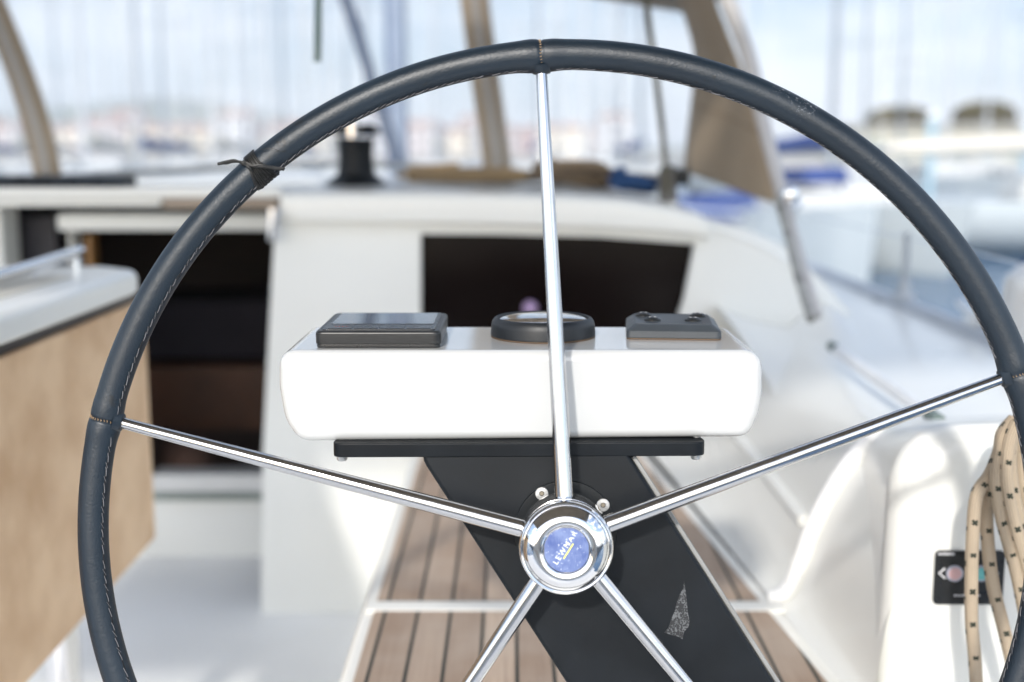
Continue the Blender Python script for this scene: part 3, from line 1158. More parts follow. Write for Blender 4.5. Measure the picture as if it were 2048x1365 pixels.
slab('hatch_shadow_board', -400, 404, 566, 432, 3.60, 3.66, pm('dark_slot', (.02, .022, .02), .7), .004)
# hatch latch
p0 = P(547, 420, 3.06)
mb = MB().tube([P(549, 417, 2.955), P(547, 482, 2.955)], .0155, 16)
mb.build('hatch_latch', CHROME2, cab)
# dim saloon behind the doorway
XL, XR_ = P(-420, 700, YC).x, P(560, 700, YC).x + .1
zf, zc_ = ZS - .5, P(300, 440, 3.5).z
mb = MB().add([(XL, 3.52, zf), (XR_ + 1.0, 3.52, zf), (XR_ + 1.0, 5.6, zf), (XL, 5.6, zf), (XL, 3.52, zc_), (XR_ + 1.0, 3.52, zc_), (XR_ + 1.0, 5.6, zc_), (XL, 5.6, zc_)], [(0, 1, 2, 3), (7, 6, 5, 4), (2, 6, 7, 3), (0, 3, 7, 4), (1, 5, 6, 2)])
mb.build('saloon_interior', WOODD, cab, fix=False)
slab('berth_cushion', 150, 600, 600, 722, 4.3, 4.7, NAVY, .03)
slab('berth_front', 100, 733, 620, 860, 4.25, 4.72, WOODB, .004)

# ================================================================== 7 cockpit table
XT = -.715
tab = thing('cockpit_table', 'cockpit table with white top, steel handrail and lowered beige leaf', 'table', loc=(XT - .3, 1.9, ZS))
lf = [(-700, 1008), (289, 600), (312, 1076), (30, 1395), (-500, 2010)]
lp = [pX(x, y, XT) for x, y in lf]
MB().rext(rpoly([(p.y, p.z) for p in lp], .012, 4), XT, XT - .022, YZ, r=.004).build('drop_leaf', WOODL, tab)
tp = pX(296, 572, XT + .01)
zt_top = pX(262, 531, XT - .03).z
yend = pX(300, 575, XT + .01).y
tpl = rpoly([(XT + .012, 1.0), (XT + .012, yend - .07), (XT - .07, yend + .01), (XT - .75, yend + .01), (XT - .75, 1.0)], [.01, .05, .05, .02, .02], 6)
zlow = pX(298, 580, XT + .012).z
MB().rext(tpl, zlow, zt_top, None, r=.008, r1=.016, steps=5).build('table_top', GEL, tab, sharp=50)
MB().rext(rpoly([(XT - .06, 1.05), (XT - .06, yend - .22), (XT - .7, yend - .22), (XT - .7, 1.05)], .01, 3), zt_top - .002, zt_top + .003, None, r=.001).build('table_inlay', pm('cream_table_inlay', (.56, .53, .46), .6), tab)
MB().box((XT - .03, 1.0, zlow - .03), (XT - .012, yend - .04, zlow + .002)).build('leaf_hinge', pm('dark_hinge', (.06, .055, .055), .4, metal=.5), tab)
XH = XT - .115
h0, h1 = pX(160, 503, XH), pX(-300, 645, XH)
mb = MB().tube([h1, h0 + (h1 - h0) * .04, h0, h0 + Vector((-.01, .005, -.012))], .0105, 16)
hr = mb.build('handrail', CHROME2, tab)
for x, yb in ((155, 556), (64, 600)):
    q = pX(x, 530, XH)
    zz = h0.z + (h1.z - h0.z) * (q.y - h0.y) / (h1.y - h0.y)
    MB().tube([(XH, q.y, zz), (XH, q.y, zt_top - .004)], .0075, 14).build('rail_post', CHROME2, hr)
lg = P(128, 1330, 2.05)
MB().lathe([(.075, 0), (.075, .012), (.04, .03), (.030, .05), (.030, .62)], Matrix.Translation((lg.x, lg.y, ZS)), 32).build('leg', CHROME2, tab)
lg2 = lg + Vector((0, -.75, 0))
MB().lathe([(.075, 0), (.075, .012), (.04, .03), (.030, .05), (.030, .62)], Matrix.Translation((lg2.x, lg2.y, ZS)), 32).build('leg', CHROME2, tab)

# ================================================================== 8 deck gear on the roof
zr = lambda x: None
wp_ = P(713, 372, 3.35)
wn_ = thing('roof_winch', 'black sheet winch standing on the white cabin roof', 'winch', loc=wp_)
WMt = Matrix.Translation(wp_)
s_ = 3.37 / F
MB().lathe([(62 * s_, -.02), (64 * s_, .004), (54 * s_, .012), (40 * s_, .030)], WMt, 40).build('base', BLACK, wn_)
MB().lathe([(38 * s_, .030), (35 * s_, .05), (34 * s_, .075), (34.5 * s_, .10), (36 * s_, .118), (41 * s_, .128)], WMt, 40).build('drum', BLACK, wn_)
mb = MB()
for k in range(12):  # jaws with a slot towards the helm
    a0 = PI * 2 * k / 12
    if k in (8, 9):
        continue
    pts = [Vector((math.cos(a0 + .26 * j) * 37 * s_, math.sin(a0 + .26 * j) * 37 * s_, .150)) for j in (0, 1, 2)]
    mb.tube([WMt @ p for p in pts], .012, 8, flat=1.5)
mb.build('self_tailer', BLACK, wn_)
MB().tube([wp_ + Vector((-.006, -.035, .105)), wp_ + Vector((-.006, -.03, .165))], lambda t: .013 + .006 * t, 14).build('feeder_arm', CHROME2, wn_)

cb0, cb1 = P(-120, 377, 3.16), P(242, 351, 3.16)
cbk = thing('clutch_bank', 'low black row of rope clutches on the roof left of the winch', 'rope clutch', loc=((cb0.x + cb1.x) / 2, 3.2, cb0.z))
for i in range(7):
    x = cb0.x + (cb1.x - cb0.x) * i / 7
    wdt = (cb1.x - cb0.x) / 7 - .006
    MB().rext(rpoly([(3.15, cb0.z), (3.32, cb0.z), (3.30, cb1.z - .004), (3.23, cb1.z), (3.16, cb0.z + .018)], .006, 4), x, x + wdt, YZ, r=.003).build('clutch', BLACK, cbk)
roofz = lambda px, Y: P(px, 386, YB - .03).z + .010


def rope_heap(name, label, mat, pxs, Y, r, n, spread, group=None, hgt=.03):
    """an untidy flaked rope: one continuous line laid back and forth"""
    pts = []
    x0, x1 = P(pxs[0], 370, Y).x, P(pxs[1], 370, Y).x
    for i in range(n):
        t = i / (n - 1)
        ph = (i % 2)
        X = (x0 if ph else x1) + rnd.uniform(.0, .12) * (x1 - x0) * (1 if ph else -1)
        tx = (X - P(560, 370, 3).x) / (P(1419, 370, 3).x - P(560, 370, 3).x)
        z0 = P(1024, 387, YB - .03).z + .014 - max(0, tx - .55) ** 2 * .22
        pts.append(Vector((X, Y + rnd.uniform(-spread, spread), z0 + r + hgt * t * rnd.uniform(.3, 1))))
        Xm = (x0 + x1) / 2 + rnd.uniform(-.35, .35) * (x1 - x0)
        pts.append(Vector((Xm, Y + rnd.uniform(-spread, spread), z0 + r + hgt * t * rnd.uniform(.4, 1.2))))
    mb = MB().tube(pts, r, 8, smooth=6)
    return tag(mb.build(name, mat), label, 'rope', group)


rope_heap('rope', 'ochre rope trailing across the cabin roof beside the winch', ROPEB, (795, 1075), 3.45, .009, 12, .12, hgt=.035)
rope_heap('rope', 'heap of greyed brown rope flaked on the roof right of the top spoke', ROPEG, (1060, 1240), 3.5, .008, 24, .16, hgt=.062)
rope_heap('rope', 'short bright blue rope bundled at the cabin roof corner', ROPEBL, (1222, 1318), 3.3, .009, 16, .08, hgt=.042)

# rope clutch and stanchion foot at the roof corner
p = P(1335, 412, 3.25)
cl = thing('turning_block', 'grey metal turning block at the foot of the olive cord', 'block', loc=p)
MB().rext(rpoly(rect(0, 0, .055, .07), .015), -.03, .012, Matrix.Translation(p), r=.004).build('base', STEEL, cl)
MB().rext(rpoly(rect(0, .045, .05, .10), .02), -.012, .012, Matrix.Translation(p + Vector((0, 0, .01))) @ Matrix.Rotation(PI / 2, 4, 'X'), r=.005).build('cheek', pm('grey_block', (.12, .12, .12), .4, metal=.4), cl)
MB().lathe([(.008, -.02), (.026, -.018), (.020, 0), (.026, .018), (.008, .02)], Matrix.Translation(p + Vector((.035, -.01, .075))) @ Matrix.Rotation(PI / 2, 4, 'Y'), 24).build('sheave', PLASTIC, cl)
mb = MB().tube([P(x, y, Y) for x, y, Y in ((1287, -60, 3.0), (1297, 40, 3.05), (1309, 130, 3.1), (1320, 220, 3.15), (1329, 310, 3.2), (1335, 400, 3.25))], .0085, 10, smooth=6)
tag(mb.build('elastic_cord', ROPED), 'olive elastic cord running down to the grey turning block', 'cord')

# ================================================================== 9 sprayhood
hood = thing('sprayhood', 'tan canvas sprayhood with clear vinyl windows above the cabin', 'sprayhood', loc=P(800, 352, 3.8))


def strip(path, wpx, name, mat, parent, dz=0):
    c = spline([P(x, y, Y) for x, y, Y in path], 8)
    rows = []
    for i, p in enumerate(c):
        w = wpx * p.y / F / 2
        rows.append([p + Vector((u * w, -.012 * (1 - u * u) + dz, 0)) for u in (-1, -.6, -.2, .2, .6, 1)])
    return MB().grid(rows).build(name, mat, parent, sharp=80, solid=.004, fix=False)


path1 = [(97, 356, 3.80), (82, 280, 3.74), (52, 180, 3.66), (14, 80, 3.56), (-40, -50, 3.42), (-90, -160, 3.30)]
path2 = [(996, 345, 3.95), (984, 250, 3.86), (968, 140, 3.75), (952, 20, 3.62), (944, -60, 3.54), (935, -160, 3.42)]
for pth in (path1, path2):
    s0 = strip(pth, 56, 'canvas_strip', TAN, hood)
    strip(pth, 20, 'zip', TANZ, s0, -.006)


def pane(pa, pb, name):
    A = spline([P(x, y, Y) for x, y, Y in pa], 6)
    B = spline([P(x, y, Y) for x, y, Y in pb], 6)
    rows = []
    for a, b in zip(A, B):
        rows.append([a.lerp(b, k / 16) + Vector((0, .05 * math.sin(PI * k / 16) + .012 * mnoise.noise(Vector((a.z * 6, k * .5, 2))), 0)) for k in range(17)])
    return MB().grid(rows).build(name, VINYL, hood, sharp=90, fix=False)


path0 = [(-480, 372, 3.7), (-520, 290, 3.62), (-560, 180, 3.5), (-610, 80, 3.4), (-680, -50, 3.25), (-740, -160, 3.1)]
path3 = [(1372, 352, 3.55), (1378, 250, 3.5), (1386, 150, 3.42), (1372, 50, 3.36), (1336, -40, 3.3), (1290, -160, 3.25)]
pane(path0, path1, 'window_pane')
pane(path1, path2, 'window_pane')
pane(path2, path3, 'window_pane')
mb = MB()
for pth in ([(-480, 374, 3.68), (-150, 366, 3.74), (97, 357, 3.79), (300, 345, 3.85), (560, 331, 3.93), (760, 330, 3.97), (996, 347, 3.94), (1180, 350, 3.8), (1372, 354, 3.54)],):
    mb.tube([P(*q) for q in pth], .011, 8, smooth=6)
mb.build('window_hem', pm('grey_hem_tape', (.24, .24, .23), .8), hood)
# side panel
Lp = [(1290, -160, 3.25), (1336, -40, 3.30), (1368, 40, 3.36), (1386, 110, 3.42), (1386, 170, 3.45), (1379, 250, 3.5), (1370, 345, 3.55)]
Rp = [(1390, -160, 2.9), (1420, -30, 2.95), (1455, 60, 3.0), (1490, 150, 3.02), (1508, 220, 3.03), (1530, 310, 3.03), (1551, 408, 3.03)]
A = spline([P(*q) for q in Lp], 6)
B = spline([P(*q) for q in Rp], 6)
rows = [[a.lerp(b, k / 10) + Vector((.010 * math.sin(k * .9 + i * .13) * .4, -.03 * math.sin(PI * k / 10) + .006 * mnoise.noise(Vector((i * .2, k * .4, 5))), 0)) for k in range(11)] for i, (a, b) in enumerate(zip(A, B))]
sp_o = MB().grid(rows).build('side_panel', TAN, hood, sharp=80, solid=.004, fix=False)
i0 = int(len(rows) * .74)
MB().tube([p + Vector((0, -.004, 0)) for p in rows[i0]], .004, 6).build('seam', pm('tan_seam', (.24, .185, .13), .85), sp_o)
tb = [(1408, -160, 2.86), (1440, -40, 2.88), (1474, 50, 2.88), (1502, 130, 2.87), (1521, 220, 2.84), (1546, 320, 2.78), (1575, 430, 2.7), (1605, 540, 2.6), (1634, 634, 2.52)]
MB().tube([P(*q) for q in tb], lambda t: .021 - .009 * t, 14, smooth=6).build('frame_tube', pm('pale_grey_tube', (.42, .405, .395), .5), hood)
MB().tube([P(x - 14, y, Y - .05) for x, y, Y in ((1568, 395, 2.72), (1590, 470, 2.66), (1612, 560, 2.56), (1636, 640, 2.46))], .009, 10, smooth=5).build('strap', pm('grey_webbing', (.24, .24, .225), .8, var=.6, vs=40), hood)
MB().lathe([(.001, -.02), (.018, -.014), (.022, 0), (.018, .014), (.001, .02)], Matrix.Translation(P(1580, 391, 2.66)), 20).build('tube_fitting', CHROME2, hood)
# canopy of the hood over the companionway (above the frame)
rows = []
for k in range(15):
    t = k / 14
    x = -1.9 + 2.45 * t
    zc2 = .50 + .13 * math.sin(PI * t)
    rows.append([Vector((x, 3.45, zc2 - .14)), Vector((x, 3.2, zc2)), Vector((x, 2.8, zc2 + .02)), Vector((x, 2.6, zc2 - .02))])
MB().grid(rows).build('canopy', TAN, hood, sharp=80, solid=.004, fix=False)

mb = MB().tube([P(639, -120, 2.3), P(637, -20, 2.3), P(636, 60, 2.3), P(635, 124, 2.3)], .0072, 10, smooth=4)
tag(mb.build('rope_tail', mat_rope('green_grey_rope', (.20, .26, .24), None)), 'short green-grey rope end hanging from above the cabin', 'rope')

# own mast and a line beside it
mp = P(796, 345, 8.0)
ms = thing('yacht_mast', 'blurred pale grey mast of this yacht rising beyond its sprayhood', 'mast', loc=mp)
MB().rext(rpoly(rect(0, 0, .13, .18), .05), -.3, 12, Matrix.Translation(mp), r=.001).build('mast_profile', pm('grey_mast_alloy', (.17, .21, .28), .5, metal=.2), ms)
MB().tube([mp + Vector((-.05, -.11, 0)), mp + Vector((-.05, -.11, 11))], .008, 8).build('halyard', ROPEBL, ms)
mb = MB().tube([P(668, -60, 5.2), P(692, 0, 5.2), P(722, 90, 5.2), P(748, 178, 5.2), P(775, 260, 5.2), P(800, 342, 5.2)], .026, 10, smooth=3)
tag(mb.build('boom_vang', pm('slate_blue_line', (.03, .045, .08), .7)), 'blurred slate blue diagonal strut left of the mast', 'strut')

# ================================================================== 10 winch panel and hanging rope
pn = thing('winch_control_panel', 'black control panel with red and teal buttons under the hanging rope', 'control panel', loc=P(1938, 1207, YPL - .003))
a, b = P(1870, 1101, YPL - .001), P(2003, 1208, YPL - .001)
pc = ((a.x + b.x) / 2, (a.z + b.z) / 2)
w_, h_ = b.x - a.x, a.z - b.z
MB().rext(rpoly(rect(pc[0], pc[1], w_, h_), .007), YPL - .0005, YPL - .004, XZ, r=.0008).build('plate', PLASTIC, pn)
for bx, c_ in ((1909, (.50, .32, .32)), (1962, (.13, .42, .42))):
    p = P(bx, 1147, (YPL - .0045))
    M = Matrix.Translation((p.x, (YPL - .0042), p.z)) @ Matrix.Rotation(PI / 2, 4, 'X')
    bo_ = MB().lathe([(.0100, 0), (.0100, .002), (.0080, .0024)], M, 28).build('button', pm('grey_button_ring', (.34, .35, .42), .5), pn)
    MB().lathe([(.0077, .0025), (.0073, .0032), (.0001, .0034)], M, 28).build('button_cap', pm('button_colour', c_, .45), bo_)
for x0, x1 in ((1890, 1878), (1985, 1996)):
    mb = MB().tube([P(x0, 1137, YPL - .0045), P(x1, 1147, YPL - .0045), P(x0, 1157, YPL - .0045)], .0011, 6)
    mb.build('arrow_mark', WHITEP, pn)
PRINT = pm('dim_white_print', (.6, .6, .62), .5)
mb = MB()
for i in range(6):
    q = P(1877 + i * 5.6, 1107, (YPL - .0042))
    mb.box((q.x, YPL - .0048, q.z - .0022), (q.x + .0022, YPL - .0038, q.z + .0008))
mb.build('print', PRINT, pn)
mb = MB()
for i in range(9):
    q = P(1908 + i * 6, 1191, (YPL - .0042))
    mb.box((q.x, YPL - .0048, q.z - .0012), (q.x + .0018, YPL - .0038, q.z + .0008))
mb.build('print', PRINT, pn)

YRp = 1.30
strands = [
    [(2026, 842, 0), (2005, 868, .0), (1998, 905, 0), (1980, 950, -.004), (1954, 990, -.006), (1946, 1060, -.006), (1943, 1150, -.004), (1943, 1240, -.002), (1949, 1310, 0), (1957, 1400, 0), (1985, 1560, .01)],
    [(2018, 850, .018), (2006, 900, .012), (1984, 960, .012), (1973, 1010, .010), (1976, 1090, .008), (1986, 1170, .006), (2003, 1240, .004), (2020, 1310, .004), (2040, 1400, .0)],
    [(2030, 838, -.012), (2008, 870, -.014), (1996, 920, -.016), (1993, 970, -.016), (2002, 1030, -.012), (2018, 1090, -.010), (2034, 1150, -.01), (2052, 1240, -.006), (2075, 1360, 0)],
    [(2040, 835, .0), (2026, 862, .002), (2020, 920, .0), (2026, 980, .0), (2038, 1040, .0), (2055, 1120, .004), (2085, 1260, .004)],
    [(2050, 832, .01), (2044, 870, .01), (2042, 930, .012), (2052, 1000, .01), (2075, 1100, .01)],
    [(2034, 846, -.02), (2020, 880, -.022), (2012, 940, -.022), (2016, 990, -.02), (2030, 1050, -.018), (2050, 1120, -.014), (2080, 1240, -.01)],
]
mb = MB()
for s in strands:
    mb.tube([P(x, y, YRp + d) for x, y, d in s], .0073, 16, smooth=8)
rc = tag(mb.build('hanging_rope', ROPE, sharp=80), 'beige rope with black flecks hanging in loops beside the white plinth', 'rope')
p = P(2075, 838, YPL - .004)
wn2 = thing('rope_hook', 'steel hook carrying the flecked beige rope at the frame edge', 'hook', loc=p)
MB().tube([P(2075, 838, YPL + .05), P(2070, 838, 1.32), P(2062, 838, 1.27), P(2062, 815, 1.255)], .006, 10, smooth=4).build('hook_bar', STEEL, wn2)
MB().box((p.x - .012, YPL - .006, p.z - .02), (p.x + .012, YPL + .01, p.z + .02)).build('hook_plate', STEEL, wn2)

# ------------------------------------------------------------------ rail fittings on the side deck
DULL = pm('dull_stanchion_steel', (.34, .36, .38), .45, metal=.2)
for px_, Y, lab in ((1826, 3.1, 'slim steel stanchion on the toe rail, inside the wheel at right'), (1586, 4.35, 'farther steel stanchion with a glinting ball top beside the sprayhood tube')):
    X = 1.0
    z0 = -.375
    s0 = thing('stanchion', lab, 'stanchion', loc=(X, Y, z0), group='stanchions on the toe rail')
    zt5 = .17
    MB().tube([(X, Y, z0), (X, Y, z0 + zt5)], .0085, 12).build('post', DULL, s0)
    if Y < 4:
        MB().lathe([(.035, 0), (.035, .006), (.018, .02), (.012, .05)], Matrix.Translation((X, Y, z0)), 20).build('socket', DULL, s0)
        continue
    MB().lathe([(.001, -.026), (.018, -.019), (.026, 0), (.018, .019), (.001, .026)], Matrix.Translation((X, Y, z0 + zt5 + .02)), 24).build('ball_top', mat_chrome('satin_ball_steel', .12), s0)
    MB().lathe([(.035, 0), (.035, .006), (.018, .02), (.016, .06)], Matrix.Translation((X, Y, z0)), 20).build('socket', DULL, s0)
mb = MB().tube([(1.0, 2.0, -.22), (1.0, 3.1, -.22), (1.0, 4.35, -.22), (1.0, 9, -.22)], .0025, 6)
tag(mb.build('guard_wire', STEEL), 'thin steel guard wire strung along the toe rail stanchions', 'wire')
p = Vector((1.0, 2.62, -.375))
ck = thing('deck_cleat', 'grey deck cleat on the toe rail inside the wheel', 'cleat', loc=p)
MB().rext(rpoly(rect(0, 0, .03, .07), .01), 0, .03, Matrix.Translation(p), r=.003).build('foot', STEEL, ck)
MB().tube([p + Vector((0, -.09, .038)), p + Vector((0, -.04, .03)), p + Vector((0, .04, .03)), p + Vector((0, .09, .038))], .012, 10, smooth=4).build('horn', STEEL, ck)
p = P(2064, 668, 2.35)
fd = thing('fender', 'white fender standing at the right edge on the side deck', 'fender', loc=p)
MB().lathe([(.001, -.14), (.03, -.135), (.055, -.11), (.06, -.08), (.06, .08), (.055, .11), (.03, .135), (.012, .14), (.012, .17)], Matrix.Translation(p + Vector((.0, 0, 0))), 28).build('fender_body', GELP, fd)
MB().tube([p + Vector((0, 0, .165)), Vector((1.0, 2.4, -.22))], .004, 6).build('lanyard', ROPEBL, fd)

# ================================================================== 11 behind the helm (mirrored in the steel)
bim = thing('bimini', 'tan bimini canopy stretched on steel hoops above the helm', 'canopy', loc=(-.5, .7, ZS))
rows = []
for k in range(13):
    t = k / 12
    x = -2.3 + 3.5 * t
    z = .93 + .14 * math.sin(PI * t)
    rows.append([Vector((x, -.24, z - .03)), Vector((x, .1, z)), Vector((x, .8, z + .02)), Vector((x, 1.4, z)), Vector((x, 1.62, z - .04))])
MB().grid(rows).build('canvas_top', TAN, bim, sharp=80, solid=.004, fix=False)
for x in (-2.3, 1.2):
    for y in (-.22, 1.6):
        MB().tube([(x, y, .9), (x, .6 + (y - .6) * .2, -.40)], .0125, 10).build('frame_tube', STEEL, bim)
st_ = thing('stern_seat', 'white stern seat across the transom behind the helm', 'seat', loc=(-.7, -1.6, ZS))
MB().rext(rpoly(rect(-.7, -1.6, 3.4, .6), .08), ZS, ZS + .45, None, r=.03).build('seat_moulding', GEL, st_)
MB().rext(rpoly(rect(-.7, -1.6, 3.2, .5), .08), ZS + .452, ZS + .50, None, r=.02).build('seat_teak', TEAK, st_)
MB().rext(rpoly(rect(-.7, -1.95, 3.4, .12), .05), ZS, ZS + .85, None, r=.03).build('seat_back', GEL, st_)
tag(MB().box((-2.4, -2.0, ZS - .06), (1.0, .25, ZS - .004)).build('stern_floor', SOLE), kind='structure')
tag(MB().box((-40, -14, WATER - 1), (40, -9, -1.1)).build('quay', pm('concrete_quay', (.32, .31, .29), .9, var=.15)), kind='structure')

# ================================================================== 12 harbour
mb = MB().grid([[Vector((x, y, WATER)) for x in (-1850, -400, -60, 0, 60, 400, 1850)] for y in (-50, -9, 20, 60, 150, 600, 1800)])
tag(mb.build('water', mat_water(), fix=False), kind='structure')


def hull_mesh(L, B, H):
    rows = []
    for i in range(13):
        t = i / 12
        b = B / 2 * min(1, (1 - t) ** .55 * 1.45 + .0) * (.86 + .14 * math.sin(PI * min(1, t * 1.6)))
        if t >= 1:
            b = .03
        sheer = H * (1 + .22 * t * t)
        y = -L / 2 + L * t
        row = []
        for k, (u, w) in enumerate(((1, 1), (1.0, .55), (.86, .12), (.5, -.15), (0, -.25), (-.5, -.15), (-.86, .12), (-1.0, .55), (-1, 1))):
            row.append(Vector((b * u, y + (L * .06 * w * t), sheer * w)))
        rows.append(row)
    mb = MB().grid(rows)
    n = 9
    for r_ in (rows[0], rows[-1]):
        mb.add(r_, [tuple(range(n))])
    mb.add([r_[0] for r_ in rows] + [r_[-1] for r_ in rows], [(i, i + 1, 13 + i + 1, 13 + i) for i in range(12)])
    return mb


HULLW = pm('white_boat_hull', (.46, .50, .51), .3, var=.03, vs=.6)
HULLB = pm('navy_boat_hull', (.03, .05, .10), .3, var=.05)
MAST = pm('mast_alloy', (.24, .27, .31), .45, metal=.2)
MASTW = pm('white_mast_paint', (.42, .44, .46), .4)
CABW = pm('boat_cabin_white', (.50, .50, .48), .35, var=.03)
WINB = pm('boat_window', (.03, .04, .05), .15)
PONT = pm('pontoon_planks', (.33, .30, .26), .8, var=.15)


def make_boat(name, L, B, H, mastH, hm, cover, label, group=None, mm=None):
    MASTM = mm or MAST
    b = thing(name, label, 'sailboat', group=group)
    hull_mesh(L, B, H).build('hull', hm, b, local=True, sharp=50)
    mb = MB().rext(rpoly([(-L * .12, H), (L * .25, H * 1.02), (L * .16, H * 1.5), (-L * .10, H * 1.55)], .15, 4), -B * .3, B * .3, YZ, r=.12)
    cb = mb.build('cabin', CABW, b, local=True)
    for s in (-1, 1):
        for k in range(3):
            y = -L * .05 + k * L * .08
            MB().box((s * B * .3 - .012, y, H * 1.2), (s * B * .3 + .012, y + L * .05, H * 1.36)).build('window', WINB, cb, local=True)
    MB().tube([(0, L * .08, H * .9), (0, L * .08, H + mastH)], lambda t: .085 - .025 * t, 10).build('mast', MASTM, b, local=True)
    for z in (.45, .75):
        MB().tube([(-B * .38, L * .07, H + mastH * z), (0, L * .08, H + mastH * z), (B * .38, L * .07, H + mastH * z)], .03, 6).build('spreader', MASTM, b, local=True)
    mb = MB()
    for q in ((0, L * .5, H * 1.2), (0, -L * .48, H), (-B * .45, L * .05, H), (B * .45, L * .05, H)):
        mb.tube([q, (0, L * .08, H + mastH * .98)], .009, 5)
    mb.build('rigging', STEEL, b, local=True)
    MB().tube([(0, L * .06, H + 1.15), (0, -L * .36, H + 1.1)], .07, 10).build('boom', MAST, b, local=True)
    MB().tube([(0, L * .07, H + 1.45), (0, -L * .1, H + 1.33), (0, -L * .35, H + 1.2)], lambda t: .19 - .08 * t, 12, flat=1.3).build('sail_cover', cover, b, local=True)
    return b


GB = 'sailing yachts moored across the harbour'
boat1 = make_boat('moored_yacht', 10.5, 3.3, 1.15, 13.5, HULLW, BLUE, 'blurred white yacht with blue sail cover moored across the harbour', GB)
boat2 = make_boat('moored_yacht', 11.5, 3.6, 1.2, 15, HULLW, pm('cream_canvas', (.55, .52, .46), .85), 'blurred white yacht with cream sail cover moored across the harbour', GB, MASTW)
boat3 = make_boat('moored_yacht', 9.5, 3.1, 1.05, 12.5, HULLB, pm('grey_canvas', (.36, .38, .42), .85), 'blurred navy-hulled yacht moored across the harbour', GB)
src = [boat1, boat2, boat3]
used = [0, 0, 0]


def put(kind, px_, Y, yaw, label=None, group=None):
    o = src[kind] if not used[kind] else copy_tree(src[kind])
    used[kind] += 1
    X = (px_ - 1024) / F * Y * 1.0
    L = (10.5, 11.5, 9.5)[kind]
    o.matrix_world = Matrix.Translation((X, Y, WATER)) @ Matrix.Rotation(math.radians(yaw), 4, 'Z') @ Matrix.Translation((0, -L * .08, 0))
    if label:
        o['label'] = label
    if group:
        o['group'] = group
    return o


for k, px_, Y, yaw in ((1, 180, 46, 184), (0, 288, 55, 176), (0, 338, 68, 182), (1, 432, 58, 178), (2, 492, 72, 186), (1, 546, 50, 181), (0, 574, 62, 175), (1, 660, 78, 180),
                       (0, 735, 60, 184), (1, 870, 66, 178), (0, 1075, 70, 182), (1, 1165, 58, 176), (2, 1235, 74, 180), (0, 1275, 62, 183), (1, 40, 60, 180), (0, -90, 52, 178)):
    put(k, px_, Y * .72, yaw)
for k, px_, Y, yaw in ((1, 225, 74, 182), (1, 385, 80, 176), (0, 460, 66, 184), (1, 520, 84, 179), (1, 615, 62, 181), (2, 700, 70, 177), (1, 1120, 66, 183), (1, 1205, 82, 178), (0, 130, 78, 181)):
    put(k, px_, Y, yaw)
put(0, 1655, 27, 196, 'white yacht with tall grey mast, bow towards the wheel, right of the sprayhood')
put(1, 1472, 44, 172, 'white yacht moored just behind the tan sprayhood side panel')
put(1, 2215, 28, 262, 'white yacht lying side-on beyond the open water at right')
put(1, 1880, 50, 182, 'white yacht with pale mast between the two umbrella pines')
put(0, 1716, 58, 178, 'white yacht with slim mast moored in front of the pale quay building')
put(0, 2060, 46, 186, 'white yacht moored at the right edge of the view')
put(2, 1790, 62, 184, 'navy-hulled yacht moored under the left umbrella pine')
put(1, 1960, 66, 178, 'white yacht moored under the right umbrella pine')

# motor launch with its bow towards us
ml = thing('motor_launch', 'white motor launch with navy canopy floating beside the sprayhood frame', 'motor boat')
hull_mesh(5.2, 1.7, 1.25).build('hull', HULLW, ml, local=True, sharp=50)
MB().rext(rpoly([(-1.8, 1.2), (.9, 1.3), (.3, 1.62), (-1.5, 1.65)], .1, 4), -.55, .55, YZ, r=.06).build('cabin', CABW, ml, local=True)
MB().rext(rpoly([(-2.0, 1.70), (.25, 1.75), (.1, 2.05), (-1.9, 2.0)], .06, 4), -.62, .20, YZ, r=.04).build('canopy', BLUE, ml, local=True)
for q in (-1, 1):
    MB().tube([(q * .5, .5, 1.3), (q * .5, -.1, 1.8)], .025, 8).build('canopy_post', STEEL, ml, local=True)
ml.matrix_world = Matrix.Translation(((1662 - 1024) / F * 20.5, 22.0, WATER)) @ Matrix.Rotation(math.radians(186), 4, 'Z')
# covered dinghies
dg_ = thing('covered_dinghy', 'dinghy under a blue cover seen below the tan side panel', 'dinghy')
hull_mesh(4.2, 1.7, .75).build('hull', HULLW, dg_, local=True, sharp=50)
rows = [[Vector((x * .9 * (1 - .5 * max(0, y) / 2.1), y, .62 + .55 * (1 - x * x) * (1 - (y / 2.3) ** 2))) for x in (-1, -.7, -.35, 0, .35, .7, 1)] for y in (-2.0, -1.4, -.7, 0, .7, 1.4, 1.9)]
MB().grid(rows).build('cover', BLUE, dg_, local=True, fix=False)
dg_.matrix_world = Matrix.Translation(((1488 - 1024) / F * 24, 24.0, WATER + .42)) @ Matrix.Rotation(math.radians(80), 4, 'Z')
dg2 = copy_tree(dg_)
dg2['label'] = 'dinghy under a blue cover between sprayhood tube and wheel rim'
dg2.matrix_world = Matrix.Translation(((1664 - 1024) / F * 33, 33.0, WATER + .42)) @ Matrix.Rotation(math.radians(170), 4, 'Z')
for x, Y, lab in ((1488, 24, 'timber pontoon carrying the covered dinghy below the tan side panel'), (1664, 33, 'timber pontoon carrying the covered dinghy right of the sprayhood tube')):
    X = (x - 1024) / F * Y
    mb = MB().box((X - 1.9, Y - 1.6, WATER - .3), (X + 1.9, Y + 2.6, WATER + .36))
    tag(mb.build('floating_pontoon', PONT), lab, 'pontoon', 'pontoons carrying covered dinghies')
    for o_ in (dg_, dg2):
        o_['group'] = 'covered dinghies on pontoons'

